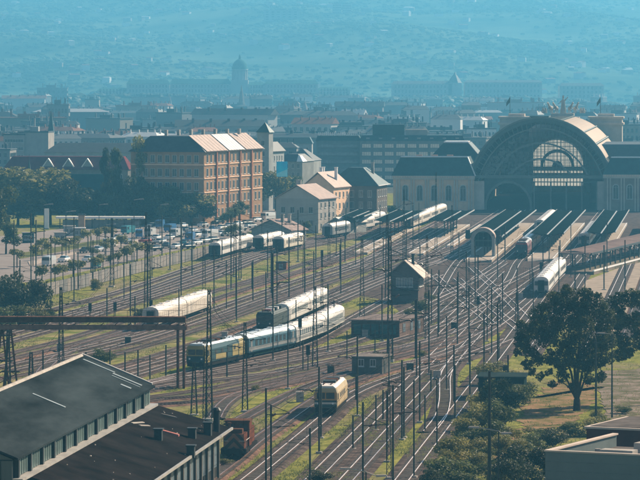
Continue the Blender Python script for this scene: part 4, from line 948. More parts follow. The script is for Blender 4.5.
for x in (-.75,.75): MB().box(x-.45,x+.45,3.35,3.399,3.05,3.75).build('cab_window',glass_m,t)
MB().box(-1.5,1.5,-.3,11,.75,1.19).build('frame',under_m,t); MB().box(-1.45,1.45,-.42,-.301,.6,1.25).build('buffer_beam',dark_m,t)
for x in (-.95,.95): MB().tube((x,-.8,.95),(x,-.42,.95),.22,8).build('buffer',under_m,t)
MB().tube((-.7,1.5,2.9),(-.7,1.5,3.9),.16,8).tube((-.7,1.5,3.9),(-.7,1.5,4.1),.24,8).build('exhaust',rustst_m,t); MB().box(-.4,.9,.6,1.9,2.901,3.4).build('fan_housing',rustst_m,t)
for y in (2.2,8.4): bogie(t,y)
mb=MB()
for x in (-1.45,1.45): mb.tube((x,-.2,2.2),(x,3.3,2.2),.03,4).tube((x,-.2,1.2),(x,-.2,2.2),.03,4)
mb.tube((-1.45,-.25,2.1),(-.6,-.25,2.1),.03,4).tube((.6,-.25,2.1),(1.45,-.25,2.1),.03,4); mb.build('handrail',creamb,t)
# ---- loaded wagon before the middle coaches
p,q=chord(TR['t1'],648,15); d=(q-p).normalized(); t=thing('dark_locomotive','dark old electric locomotive with cluttered red roof equipment before the white coaches','locomotive',(p.x,p.y,ZR),az(d.x,d.y))
MB().extrude([(-1.4,1.0),(1.4,1.0),(1.45,3.0),(1.2,3.5),(-1.2,3.5),(-1.45,3.0)],0,14.4).build('body',mat('sooty_green',(.035,.05,.045),.6,0,.4,.8),t); face(t,0)
MB().box(-1.3,1.3,0,14.4,.5,.99).build('underframe',under_m,t)
for y in (3,11.4): bogie(t,y)
panto(t,1.2,3.55); panto(t,10.6,3.55)
redm=mat('insulator_red',(.30,.09,.06),.6,0,.3,1)
for i in range(6): MB().box(-.9+.3*(i%2),.5+.3*(i%3),2.6+i*1.5,3.6+i*1.5,3.501,3.8+.12*(i%3)).build('roof_equipment',(redm,white_m,dark_m)[i%3],t)
# ---- trains at the station
def trk(c): return [Vector((c+.104*(y-900),y,0)) for y in range(850,1230,10)]
rake(trk(45.5),1040,26,3,['near white-topped coach in the platform behind the long dark canopy','second coach in the platform behind the long dark canopy','third coach in the platform behind the long dark canopy'],wbody,wroof)
p,q=chord(trk(47.3),908,18.5); loco('electric_locomotive','dark red-striped locomotive waiting left of the wide sunlit platform',p,q,mat('loco_red',(.26,.06,.05),.5,0,.3,1),mat('loco_darkred',(.10,.04,.04),.5,0,.3,1),gbody,dkb,dkb)
rake(trk(47.3),q.y+.5,26,2,['near grey coach behind the dark red-striped locomotive','far grey coach behind the dark red-striped locomotive'],gbody,wroof2)
t=coach('white multiple-unit front car under the canopies near the curved brown canopy',*chord(trk(60.6),955,25),wbody,wroof,name='multiple_unit'); face(t,0)
rake(trk(60.6),981,26,2,['second car of the white multiple-unit near the curved brown canopy','third car of the white multiple-unit near the curved brown canopy'],wbody,wroof,name='multiple_unit')
t=coach('white-roofed multiple-unit arriving beside the big tree, dark front','p'and chord(T_E,752,27)[0],chord(T_E,752,27)[1],wbody,wroof,name='multiple_unit'); face(t,0)
rake(T_E,779.5,26,2,['middle car of the white-roofed multiple-unit beside the big tree','rear car of the white-roofed multiple-unit beside the big tree'],wbody,wroof,name='multiple_unit')
for o in bpy.data.objects:
    if o.name.startswith('multiple_unit') and o.parent is None and ('beside the big' in o['label']): pass
wl=[P(408,231),P(437,219.5)]; wl=[Vector((wl[0].x,wl[0].y,0)),Vector((wl[1].x,wl[1].y,0))]
wl.append(wl[1]+(wl[1]-wl[0]))
rake(wl,1069,25,4,['first sunlit cream coach at the left platform edge','second sunlit cream coach at the left platform edge','third sunlit cream coach at the left platform edge','fourth sunlit cream coach at the left platform edge'],creamb,wroof)
for px,py,L,lab,bd in ((327,240,22,'grey coach with dark end right of the white house',gbody),(351,234,24,'white-roofed coach with dark end in front of the dark-roofed villa',wbody)):
    a=P(px,py); b=a+Vector((.24,1,0)).normalized()*L; coach(lab,a,b,bd,wroof,end=dkb)
a=P(362,229.5); coach('farthest white-roofed coach right of the dark-roofed villa',a,a+Vector((.24,1,0)).normalized()*25,wbody,wroof)
# ================================================================ MASTS, POLES AND WIRES
def lattice_proto(h=12.,w=.72):
    t=thing('lattice_mast','','mast',(0,0,-500))
    tp=w*.32
    def c(z,sx,sy): k=(w+(tp-w)*z/h)/2; return (sx*k,sy*k,z)
    for sx,sy in ((-1,-1),(1,-1),(1,1),(-1,1)): MB().tube(c(.25,sx,sy),c(h,sx,sy),.055,4).build('leg',steel_m,t)
    mb=MB(); n=int(h/.85)
    for i in range(n):
        z0=.25+(h-.25)*i/n; z1=.25+(h-.25)*(i+1)/n; s=1 if i%2 else -1
        mb.tube(c(z0,-s,-1),c(z1,s,-1),.032,3,cap=False).tube(c(z0,s,1),c(z1,-s,1),.032,3,cap=False).tube(c(z0,-1,s),c(z1,-1,-s),.032,3,cap=False).tube(c(z0,1,-s),c(z1,1,s),.032,3,cap=False)
    mb.build('bracing',steel_m,t,None,'stuff')
    MB().box(-w*.7,w*.7,-w*.7,w*.7,0,.25).build('foundation',conc_m,t)
    return t
def arms(t,h,side,L=2.6,two_=False):
    for z in ([h*.52,h*.8] if two_ else [h*.72]):
        a=MB().tube((0,0,z),(side*L,0,z+.15),.045,4).build('cantilever',steel_m,t); MB().tube((0,0,z+1.1),(side*L,0,z+.2),.03,4).build('tie_rod',steel_m,a); MB().tube((side*L*.25,0,z-.1),(side*L*.42,0,z+.12),.11,6).build('insulator',mat('insulator_brown',(.12,.06,.04),.4),a)
def pole_proto(h=9.,r=.10,side=1,arm=True):
    t=thing('catenary_pole','','mast',(0,0,-500)); MB().box(-r,r,-r*.8,r*.8,.2,h).build('post',steel_m,t); MB().box(-.35,.35,-.35,.35,0,.2).build('foundation',conc_m,t)
    if arm: arms(t,h,side)
    return t
protoL=lattice_proto(); protoLa=lattice_proto(); arms(protoLa,12,1,2.8,True); arms(protoLa,12,-1,2.4)
protoP=pole_proto(); protoPl=pole_proto(side=-1); protoS=pole_proto(arm=False,r=.085)
def mk(proto,px,top,bot,h0,sxy=1.):
    b=P(px,bot); h=H-(top-HY)*b.y/F; b.z=0; return dup(proto,b,R(random.uniform(-8,8))-.1,scale=(sxy,sxy,h/h0))
random.seed(11)
zones={}
def add(zone,o): zones.setdefault(zone,[]).append(o)
lat_=[(245,322,412,1.),(209,289,421,1.15),(194,362,415,1.1),(315,286,369,1.1),(362,238,326,1.2),(390,235,362,1.2),(427,235,342,.9),(146,212,312,.9),(204,218,297,1.),(235,209,277,1.),(112,218,287,1.1),(61,287,372,1.1),(387,215,300,1.),(499,297,327,1.),(469,258,292,.8),(322,252,326,.7),(304,222,290,.8),(517,292,322,1.),(329,200,262,.8),(205,340,420,.8),(149,225,315,.9),(240,222,280,.8),(452,205,256,.9),(436,172,250,.8),(389,382,479,.75),(404,190,262,.8),(31,352,400,1.2),(8,330,402,1.1)]
for px,tp,bt,s in lat_:
    b=P(px,bt); z=('the near tracks' if bt>355 else 'the middle tracks' if bt>300 else 'the far tracks'); add(('lattice',z),mk(protoLa if random.random()<.55 else protoL,px,tp,bt,12.,s))
pol_=[(266,388,484),(271,405,484),(310,428,484),(321,384,438),(353,417,448),(363,402,486),(353,415,449),(393,385,486),(404,367,438),(414,380,478),(437,380,450),(357,377,407),(383,390,420),(455,365,425),(431,370,393),(439,300,333),(470,332,408),(484,312,373),(499,333,360),(454,345,403),(439,270,332),(402,360,440),(347,331,362),(429,290,375),(356,375,401),(375,330,355),
 (273,253,362),(236,258,318),(231,215,290),(289,237,298),(252,262,290),(214,250,310),(192,222,276),(181,218,287),(253,260,302),(272,252,300),(340,245,280),(345,235,262),(316,228,260),(328,284,352),(31,213,282),(36,220,284),(51,235,317),(74,217,302),(78,242,290),(91,236,282),(93,240,290),(107,288,322),(124,246,300),(132,220,262),(135,296,330),(125,352,382),(138,350,385),(162,215,262),(170,225,270),(14,220,300),(20,260,300),(222,240,262),(380,205,235),(413,205,250),(420,245,262),(346,208,240),(298,210,262),(282,214,250),(262,215,248),(543,238,268),(505,226,262),(555,290,310),(585,235,290),(604,245,290),(530,268,300),(575,255,290),(560,240,262),(607,220,272),(625,240,300),(508,355,395),(478,255,290),(459,232,262),(110,350,380),(150,355,380),(166,345,378),(86,352,384),(43,350,386),(303,340,372),(296,300,345),(227,352,378),(334,300,332),(376,395,430),(425,395,432)]
for px,tp,bt in pol_:
    z=('the near left tracks' if bt>355 and px<340 else 'the near right tracks' if bt>355 else 'the middle tracks' if bt>300 and px<300 else 'the middle right tracks' if bt>300 else 'the left far tracks' if px<340 else 'the station approach')
    add(('pole',z),mk(random.choice([protoP,protoPl,protoS]),px,tp,bt,9.,1.2 if bt<300 else 1.))
def near(x,y):
    for l in zones.values():
        for o in l:
            if abs(o.location.x-x)<1.6 and abs(o.location.y-y)<10: return True
    return False
for nm,tr_,step,off,ya,yb in (('n',TR['y1'],38,-2.6,640,960),('n',TR['y3'],44,2.6,640,930),('n',TR['y5'],44,2.6,600,900),('n',TR['t1'],47,-2.6,640,900),('n',TR['m2'],40,-2.6,560,760),('n',TR['m5'],42,2.6,520,700),('n',TR['B'],42,2.6,430,640),('n',T_C,46,-2.4,420,760),('n',T_D,46,2.6,415,860),('n',T_E,50,2.6,430,860),('n',T_C,60,-2.4,760,880),('n',TR['y4'],50,2.5,680,980)):
    acc=0
    op=offset(tr_,off)
    for i in range(len(op)-1):
        acc+=(op[i+1]-op[i]).length
        if acc>step:
            acc=0; q=op[i]
            if ya<q.y<yb and not near(q.x,q.y):
                px=320+F*q.x/q.y; bt=HY+F*H/q.y; o=dup(random.choice([protoP,protoPl,protoS]),Vector((q.x,q.y,0)),-.1,scale=(1,1,random.uniform(.85,1.35)))
                z=('the near left tracks' if bt>355 and px<340 else 'the near right tracks' if bt>355 else 'the middle tracks' if bt>300 and px<300 else 'the middle right tracks' if bt>300 else 'the left far tracks' if px<340 else 'the station approach'); add(('pole',z),o)
for (k,z),l in zones.items():
    ordlabels(l,('dark lattice masts rising along %s' if k=='lattice' else 'slim dark catenary poles along %s')%z,('lattice masts along %s' if k=='lattice' else 'catenary poles along %s')%z)
for pr in (protoL,protoLa,protoP,protoPl,protoS):
    for c in list(pr.children):
        for g_ in list(c.children): bpy.data.objects.remove(g_)
        bpy.data.objects.remove(c)
    bpy.data.objects.remove(pr)
# signals
sig=[]
for px,tp,bt in ((90,303,322),(115,302,324),(151,300,322),(322,250,268),(395,268,300),(505,365,392),(300,318,352),(478,296,318),(541,262,282),(308,345,372)):
    b=P(px,bt); h=H-(tp-HY)*b.y/F; t=thing('signal','','signal',(b.x,b.y,0)); MB().tube((0,0,0),(0,0,h-1),.09,6).build('post',steel_m,t); MB().box(-.3,.3,-.1,.1,h-1.5,h).build('signal_head',dark_m,t); MB().box(-.35,.35,.1,.5,h-1.7,h-1.62).build('platform',steel_m,t); sig.append(t)
ordlabels(sig,'black railway signals on short posts among the tracks','railway signals')
# catenary over the tracks: contact wire, messenger and droppers per track
def catenary(pts,label,step=55,y0=410,y1=1000):
    pts=[p for p in pts if y0<p.y<y1]
    if len(pts)<3: return
    t=thing('overhead_wire',label,'wire',(0,0,0),0,'overhead wires above the tracks')
    a=MB(); b=MB(); d=MB(); s=0
    for i in range(len(pts)-1):
        L=(pts[i+1]-pts[i]).length; u0=(s%step)/step; u1=((s+L)%step)/step; s+=L
        z=lambda u:6.2+1.3*(2*u-1)**2
        if u1<u0: u1=1.
        a.tube((*pts[i].xy,5.7),(*pts[i+1].xy,5.7),.024,3,cap=False); b.tube((*pts[i].xy,z(u0)),(*pts[i+1].xy,z(u1)),.024,3,cap=False); d.tube((*pts[i].xy,5.7),(*pts[i].xy,z(u0)),.012,3,cap=False)
    a.build('contact_wire',wire_m,t); b.build('messenger_wire',wire_m,t); d.build('droppers',wire_m,t,None,'stuff')
for tr_,lab in ((T_C,'leftmost of the three near main line tracks'),(T_D,'middle one of the three near main line tracks'),(T_E,'rightmost of the three near main line tracks'),(TR['B'],'track of the orange-fronted locomotive'),(TR['A'],'track of the diesel shunter'),(TR['t2'],'track of the blue coach'),(TR['t1'],'track of the middle white coaches'),(TR['y4'],'track of the cream coach behind the gantry'),(TR['y1'],'track nearest the street'),(TR['m2'],'upper curved middle track'),(TR['m5'],'lower curved middle track'),(TR['y2'],'third track from the street'),(TR['y3'],'weedy track in the left yard'),(TR['y5'],'weedy track behind the gantry'),(TR['y6'],'rusty track behind the dark locomotive'),(TR['y1b'],'second track from the street'),(TR['m3'],'middle curved track'),(TR['m4'],'rusty curved track'),(TR['s4'],'track joining the main lines')):
    catenary(tr_,'thin overhead wire above the '+lab)
def span(pa,pb,label,n=8,sag=1.2,r=.024,wires=((0,1),(-1.6,.25))):
    t=thing('span_wire',label,'wire',(0,0,0),0,'cross span wires between masts')
    for dz,sg in wires:
        m_=MB(); pr=None
        for i in range(n+1):
            u=i/n; q=pa.lerp(pb,u); q.z+=dz-sag*sg*4*u*(1-u)
            if pr: m_.tube(pr,q,r,3,cap=False)
            pr=q
        m_.build('wire',wire_m,t)
def topof(px,tp,bt,dz=-.4): b=P(px,bt); return Vector((b.x,b.y,H-(tp-HY)*b.y/F+dz))
for a,b,lab in ((lat_[0],lat_[3],'near'),(lat_[1],lat_[0],'left near'),(lat_[3],lat_[6],'middle'),(lat_[4],lat_[6],'right middle'),(lat_[7],lat_[8],'left'),(lat_[8],lat_[9],'left far'),(lat_[10],lat_[7],'far left'),(lat_[9],lat_[16],'far middle'),(lat_[11],lat_[1],'gantry side'),(lat_[5],lat_[6],'tower side'),(lat_[6],lat_[13],'right'),(lat_[9],lat_[4],'long middle')):
    span(topof(*a[:3]),topof(*b[:3]),'sagging cross wire between the two %s lattice masts'%lab)
for k,(a,b) in enumerate(((0,1),(3,5),(4,5),(5,13),(6,18),(8,17),(9,18),(12,22),(12,14),(14,16),(16,13),(22,14),(7,26),(15,4),(24,13),(15,12))):
    span(topof(*lat_[a][:3],-.8),topof(*lat_[b][:3],-1.2),'%s of the lower cross wires, counted from the bottom of the yard'%_o[k],8,1.6,.022)
# street lamps and tall poles
def lamp(label,px,tp,bt,armsL,r=.12,Yb=None,headw=1.1):
    b=P(px,bt) if Yb is None else A(px,Yb); h=H-(tp-HY)*b.y/F; t=thing('street_lamp',label,'street lamp',(b.x,b.y,0)); MB().tube((0,0,0),(0,0,h),r,8,r*.6).build('pole',steel_m,t)
    for dx,dz in armsL:
        s=1 if dx>0 else -1
        MB().tube((0,0,h),(dx,0,h+dz),.06,5).build('arm',conc_m,t); MB().hull8([(dx,-.15,h+dz-.1),(dx+s*headw,-.18,h+dz-.02),(dx+s*headw,.18,h+dz-.02),(dx,.15,h+dz-.1)],[(dx,-.12,h+dz+.12),(dx+s*headw*.9,-.12,h+dz+.12),(dx+s*headw*.9,.12,h+dz+.12),(dx,.12,h+dz+.12)]).build('lamp_head',mat('lamp_head',(.40,.33,.29),.5,0,.2,1),t)
    return t
lamp('double-armed street lamp in front of the bushes at the lower right',498.5,431,0,((-2.0,.35),(.3,-.25)),Yb=385)
lamp('street lamp at the bottom edge left of the main tracks',366,472,0,((-1.5,.3),(1.0,-.4)),Yb=372)
lamp('tall street lamp on the yard right of the big tree',612,334,418,((-.9,.1),),.13)
t=thing('utility_pole','thick dark utility pole with no arms left of the sandy clearing','pole',A(489.5,392)); MB().tube((0,0,0),(0,0,H-(371-HY)*392/F),.22,8,.15).build('pole',steel_m,t); MB().box(-.6,.6,-.06,.06,13.3,13.45).build('crossbar',steel_m,t)
t=thing('utility_pole','dark pole just right of the big tree trunk','pole',P(596,421)); MB().tube((0,0,0),(0,0,10.5),.15,8,.11).build('pole',steel_m,t); MB().box(-.4,.4,-.05,.05,10.,10.1).build('crossbar',steel_m,t)
sl_=[lamp('',px,tp,bt,((1.2,.2),),.11) for px,tp,bt in ((44,205,252),(66,212,262),(99,205,246),(134,200,262),(160,205,238),(187,208,236),(216,205,232),(106,225,262))]
ordlabels(sl_,'single-armed street lamps beside the street','street lamps beside the street')
# ================================================================ STREET: CARS
def car_proto(van=False):
    t=thing('parked_car','','car',(0,0,-500))
    if not van:
        MB().extrude([(-.86,.35),(.86,.35),(.9,.6),(.88,.9),(.8,.98),(-.8,.98),(-.88,.9),(-.9,.6)],-2.2,2.2).build('body',mat('car_body',(.5,.5,.5),.3),t)
        MB().hull8([(-.78,-1.3,.98),(.78,-1.3,.98),(.78,1.8,.98),(-.78,1.8,.98)],[(-.62,-.6,1.42),(.62,-.6,1.42),(.62,1.2,1.42),(-.62,1.2,1.42)]).build('windows',glass_m,t)
        MB().box(-.6,.6,-.55,1.15,1.421,1.48).build('roof',MATS['car_body'],t)
    else:
        MB().extrude([(-.95,.4),(.95,.4),(.97,1.4),(.88,2.3),(-.88,2.3),(-.97,1.4)],-2.6,2.6).build('body',MATS['car_body'],t)
        MB().box(-.85,.85,-2.64,-2.6,1.35,2.05).build('windows',glass_m,t); MB().box(-.985,.985,-2.2,-1.2,1.35,2.0).build('side_windows',glass_m,t)
    for sx in (-1,1):
        for y in (-1.35,1.35): MB().tube((sx*.7,y,.33),(sx*.9,y,.33),.33,10).build('wheel',under_m,t)
    return t
cp,vp=car_proto(),car_proto(True)
cols={'white':(.75,.73,.70),'silver':(.45,.46,.46),'dark grey':(.06,.065,.07),'blue':(.04,.14,.30),'black':(.015,.016,.018),'teal':(.04,.22,.26),'red':(.35,.05,.04)}
cm={k:mat('car_paint_'+k.replace(' ','_'),v,.3,.1,.05,1,spec=.5) for k,v in cols.items()}
cars_=[(49,266,'silver',1,80),(73,270,'dark grey',0,10),(96,268,'teal',1,15),(85,253,'dark grey',0,80),(155,251,'black',0,60),(139,238,'blue',1,20),(150,236,'silver',1,80),(156,240,'white',0,80),(169,240,'white',0,75),(179,236,'dark grey',0,75),(166,248,'dark grey',0,15),(176,249,'white',0,70),(183,245,'teal',0,20),(190,241,'blue',1,10),(197,237,'white',0,70),(170,232,'blue',1,75),(192,233,'silver',0,70),(204,234,'white',0,70),(212,231,'blue',0,20),(221,230,'white',0,70),(229,228,'silver',0,65),(237,226,'white',0,70),(246,225,'dark grey',0,60),(210,238,'white',1,60),(160,228,'blue',1,10),(182,228,'white',0,70),(203,227,'silver',0,70),(256,222,'white',0,60),(268,220,'white',1,60),(218,224,'black',0,60),(145,243,'red',0,70),(236,233,'white',1,60),(128,234,'teal',1,70),(118,240,'silver',0,75),(64,262,'white',0,80),(110,247,'white',1,75),(126,244,'dark grey',0,75),(98,252,'silver',0,78),(133,250,'white',0,70),(160,244,'silver',0,70),(188,249,'black',0,60),(196,245,'white',0,65),(204,243,'silver',0,60),(212,242,'dark grey',0,60),(222,236,'white',0,60),(228,236,'silver',0,60),(176,237,'silver',1,75),(186,232,'dark grey',0,70),(152,228,'silver',0,70),(172,226,'black',0,70),(240,231,'dark grey',0,60),(250,228,'silver',0,60),(58,272,'black',0,78),(88,262,'white',0,80)]
by={}
for px,py,c,v,a in cars_:
    b=P(px,py); o=dup(vp if v else cp,(b.x,b.y,.03),az(.33,1)+R(a if a<45 else a-75))
    for ch in o.children:
        if ch.name.split('.')[0] in('body','roof'):
            ch.data=ch.data.copy() if ch.data.users>40 else ch.data; 
            me=bpy.data.meshes.get('shared_%s_%s_%d'%(ch.name.split('.')[0],c,v))
            if not me: me=ch.data.copy(); me.name='shared_%s_%s_%d'%(ch.name.split('.')[0],c,v); me.materials[0]=cm[c]
            ch.data=me
    if v: o['category']='van'; o.name='parked_van'
    by.setdefault((c,v),[]).append(o)
for (c,v),l in by.items():
    k='%s %s parked along the street'%(c,'vans' if v else 'cars')
    if len(l)==1: l[0]['label']='the only %s %s parked along the street'%(c,'van' if v else 'car'); l[0]['group']='vehicles along the street'
    else: ordlabels(l,k,'vehicles along the street')
for pr in (cp,vp):
    for c in list(pr.children): bpy.data.objects.remove(c)
    bpy.data.objects.remove(pr)
# ================================================================ TREES
def leaf_quads(mb,blobs,n,size,rng,fl=.75):
    tot=sum(b[3]**2 for b in blobs)
    for (x,y,z,r) in blobs:
        k=int(n*r*r/tot)
        for _ in range(k):
            while True:
                d=Vector((rng.gauss(0,1),rng.gauss(0,1),rng.gauss(0,1)))
                if d.length>.1: break
            d.normalize(); rr=r*(rng.random()**.38); c=Vector((x,y,z))+Vector((d.x,d.y,d.z*fl))*rr
            nrm=(d*.6+Vector((rng.gauss(0,1),rng.gauss(0,1),rng.gauss(0,1)+.3))*.7).normalized(); u=nrm.orthogonal().normalized(); v=nrm.cross(u); a=rng.random()*6.28
            u,v=u*math.cos(a)+v*math.sin(a),v*math.cos(a)-u*math.sin(a); s=size*rng.uniform(.6,1.3)
            mb.quad(c-u*s-v*s*.45,c+u*s*.2-v*s*.6,c+u*s+v*s*.35,c-u*s*.3+v*s*.6)
crown_cache={}
def unit_crown(kind,var):
    k=(kind,var)
    if k in crown_cache: return crown_cache[k]
    rng=random.Random(hash((len(kind),kind[0]=='r',kind[0]=='p',var)) & 0xffff)
    bl=[]
    if kind=='round':
        for i in range(13): a=rng.random()*6.28; r=rng.uniform(.1,.36); bl.append((math.cos(a)*r,math.sin(a)*r,rng.uniform(.32,.84),rng.uniform(.11,.21)))
        n,s=2600,.030
    elif kind=='tall':
        for i in range(13): z=rng.uniform(.2,.92); r=.2*(1.15-z); a=rng.random()*6.28; bl.append((math.cos(a)*r,math.sin(a)*r,z,rng.uniform(.09,.16)))
        n,s=2200,.027
    elif kind=='ball':
        for i in range(6): a=rng.random()*6.28; bl.append((math.cos(a)*.14,math.sin(a)*.14,rng.uniform(.62,.82),.18))
        n,s=260,.055
    else:   # shrub
        for i in range(10): a=rng.random()*6.28; r=rng.uniform(0,.42); bl.append((math.cos(a)*r,math.sin(a)*r,rng.uniform(.18,.7),rng.uniform(.15,.28)))
        n,s=2200,.032
    mb=MB(); leaf_quads(mb,bl,n,s,rng,.8); tk=MB()
    if kind in('round','tall'):
        tk.tube((0,0,0),(.01,0,.4),.028,7,.018)
        for b in bl[:5]: tk.tube((.01,0,.3),b[:3],.013,5,.005)
    elif kind=='ball': tk.tube((0,0,0),(0,0,.7),.02,6)
    else:
        for b in bl[:4]: tk.tube((0,0,0),b[:3],.014,5,.006)
    crown_cache[k]=(mb,tk); return crown_cache[k]
mcache={}
def tree(name,cat,label,loc,h,wd,kind,lm,var=0,group=None):
    mb,tk=unit_crown(kind,var); k=(kind,var,lm.name)
    if k not in mcache: mcache[k]=(mb.mesh('crown',lm),tk.mesh('trunk',bark_m))
    t=thing(name,label,cat,loc,random.uniform(0,6.28),group); t.scale=(wd,wd,h)
    ob('crown',mcache[k][0],t); ob('trunk' if kind!='shrub' else 'stem',mcache[k][1],t); return t
random.seed(21)
def trees(lst,plural,group,name='tree',cat='tree',kind='round',lm=leaf2,):
    out=[]
    for q in lst:
        px,bt,hp,wp=q[:4]
        if 226<bt<243 and px<212 and kind!='ball': hp-=bt-225; bt=225; wp*=1.1
        if kind=='ball': hp*=1.1; wp*=1.6
        kd=q[4] if len(q)>4 else kind; l=q[5] if len(q)>5 else lm
        b=P(px,bt); s=b.y/F; out.append(tree(name,cat,'',b,hp*s*1.18,wp*s*(1.75 if kd=='round' else 1.5),kd,l,random.randint(0,5)))
    ordlabels(out,plural,group); return out
trees([(8,232,66,44,'round',leaf3),(-8,250,60,30,'round',leaf2),(32,236,64,46,'round',leaf3),(50,238,46,36,'round',leaf3),(18,242,40,30,'round',leaf2),(66,226,44,28,'round',leaf1),(80,226,36,30,'round',leaf1),(95,228,34,28,'round',leaf2),(6,254,30,22,'round',leaf2)],'big trees at the left end of the street','trees at the left end of the street')
trees([(106,222,66,20,'tall',leaf1),(117,224,72,24,'tall',leaf2),(126,226,48,26,'round',leaf1),(141,224,76,30,'tall',leaf3),(134,232,36,24,'round',leaf2),(152,230,44,30,'round',leaf2),(163,232,36,26,'round',leaf3),(178,229,38,28,'round',leaf2),(191,229,36,26,'round',leaf3),(203,230,28,20,'round',leaf1),(146,235,30,22,'round',leaf1),(117,232,30,22,'round',leaf1)],'street trees in front of the ochre block','trees before the ochre block')
trees([(262,213,36,24,'round',leaf1),(276,211,38,28,'round',leaf3),(288,208,30,20,'round',leaf2),(250,218,26,18,'round',leaf1),(240,222,20,14),(228,226,18,14),(346,232,16,14,'round',leaf3),(305,236,14,10),(232,238,14,12,'shrub',leaf3),(376,226,14,10,'round',leaf1),(390,222,16,10,'round',leaf1)],'leafy trees around the white gabled house','trees around the white house')
trees([(42,288,19,11),(55,286,18,11),(63,283,16,9),(73,280,17,10),(80,279,16,9),(95,277,17,12),(103,273,16,9),(110,271,14,8),(118,269,14,8),(127,267,18,13),(137,262,17,12),(147,260,14,9)],'round-headed small trees lining the noise wall','small trees lining the noise wall','street_tree','tree','ball',leaf3)
trees([(42,256,15,10),(48,260,16,9),(55,255,15,9),(62,257,15,10),(69,254,14,9),(76,253,14,10),(88,247,15,10),(97,245,14,10),(105,243,14,10),(112,242,12,9),(105,257,13,9),(112,254,13,9),(121,251,14,10),(33,266,18,12),(17,268,16,12)],'round-headed small trees on the street verge','small trees on the street verge','street_tree','tree','ball',leaf3)
trees([(8,322,44,28,'shrub',leaf1),(24,322,42,32,'shrub',leaf1),(36,318,36,22,'shrub',leaf1),(14,330,26,30,'shrub',leaf2),(0,335,30,26,'shrub',leaf2),(38,330,22,18,'shrub',leaf3),(5,318,50,20,'shrub',leaf1),(50,322,14,12,'shrub',leaf2)],'dark bushes left of the tracks behind the gantry','bushes behind the gantry','bush','bush')
trees([(142,317,10,14,'shrub',leaf1),(103,364,16,18,'shrub',leaf2),(420,312,12,14,'shrub',leaf2),(414,318,10,12,'shrub',leaf3),(430,300,8,10,'shrub',leaf3),(384,366,16,12,'shrub',leaf1),(94,290,12,10,'shrub',leaf3),(230,456,10,16,'shrub',leaf3),(224,466,8,14,'shrub',leaf3),(92,256,10,9,'shrub',leaf2),(255,392,7,9,'shrub',leaf3),(320,482,12,18,'shrub',leaf1),(420,357,7,9,'shrub',leaf3)],'low bushes growing among the tracks','bushes among the tracks','bush','bush')
trees([(486,396,22,18,'shrub',leaf2),(495,412,34,26,'shrub',leaf2),(484,410,22,22,'shrub',leaf3),(503,402,22,18,'shrub',leaf1),(497,432,34,30,'shrub',leaf2),(478,432,30,28,'shrub',leaf3),(466,442,26,26,'shrub',leaf3),(487,450,30,30,'shrub',leaf2),(456,462,26,28,'shrub',leaf3),(440,484,26,28,'shrub',leaf2),(462,484,28,30,'shrub',leaf2),(478,474,22,26,'shrub',leaf3),(447,470,20,20,'shrub',leaf3),(522,486,40,38,'shrub',leaf1),(508,492,34,32,'shrub',leaf1),(540,482,36,34,'shrub',leaf1),(530,452,18,26,'shrub',leaf2),(552,448,20,28,'shrub',leaf1),(570,436,14,20,'shrub',leaf2),(541,440,14,20,'shrub',leaf2),(512,384,16,16,'shrub',leaf2),(524,390,10,14,'shrub',leaf3),(600,420,10,14,'shrub',leaf3),(622,414,8,14,'shrub',leaf2),(492,484,24,26,'shrub',leaf2),(498,380,14,14,'shrub',leaf3)]+[(random.uniform(430,520),0,0,0) for _ in range(0)]+[(x+random.uniform(-6,6),y+random.uniform(-4,4),random.uniform(14,26),random.uniform(18,28),'shrub',random.choice((leaf2,leaf3,leaf1,leaf3))) for x,y in ((505,470),(515,455),(530,478),(448,478),(456,486),(470,486),(484,468),(500,450),(514,442),(560,470),(550,486),(505,395),(512,412),(490,386),(470,456),(458,452),(600,438),(588,436),(500,490),(432,490),(476,446),(520,408))],'green shrubs right of the main tracks','shrubs right of the main tracks','bush','bush')
# ---- the big tree and its right neighbour
def bigtree(label,px,Y,blobs,n,seed,stems):
    rng=random.Random(seed); b=A(px,Y); t=thing('big_tree',label,'tree',b)
    bl=[]
    for x,y,r,dy in blobs:
        q=A(x,Y+dy,ZY(y,Y)); R_=r*Y/F*.88; bl.append((q.x-b.x,q.y-b.y,q.z,R_))
        for k in range(5):
            d=Vector((rng.gauss(0,1),rng.gauss(0,1),rng.gauss(0,1))).normalized()*R_*.85; bl.append((q.x-b.x+d.x,q.y-b.y+d.y,q.z+d.z,R_*rng.uniform(.3,.5)))
    mb=MB(); leaf_quads(mb,bl,n,.15,rng,.85); mb.build('crown',leaf1,t)
    MB().tube((0,0,0),(0,.1,1.6),.55,10,.42).build('trunk',bark_m,t)
    for x,y,r in stems:
        q=A(x,Y,ZY(y,Y))-b; m_=Vector((q.x*.35,q.y*.5,1.6+(q.z-1.6)*.5)); MB().tube((q.x*.03,.1,1.5),m_,r,7,r*.75).tube(m_,q,r*.75,7,r*.4).build('limb',bark_m,t)
    return t
bl=[(556,303,15,0),(575,300,16,1),(594,304,15,0),(540,315,14,-1),(560,322,17,1),(580,325,18,-2),(600,322,17,1),(527,331,13,0),(521,343,9,0),(545,338,15,2),(566,343,16,-1),(588,345,17,2),(606,340,14,-1),(530,352,10,1),(538,360,9,0),(552,358,11,0),(574,360,12,1),(594,362,12,0),(608,358,9,0),(517,352,5,0),(532,372,5,0),(549,372,5,0),(563,376,8,0),(588,378,8,0),(552,384,5,0),(572,386,5,0),(600,378,7,1),(540,376,5,0),(528,364,7,0),(584,364,12,-2),(565,360,12,-2),(566,291,7,0),(585,293,7,0)]
bigtree('big dark spreading tree with several stems right of the main tracks',577,503,bl,36000,4,[(560,345,.2),(570,335,.24),(580,330,.25),(592,345,.2),(604,350,.16),(545,355,.15),(553,375,.1)])
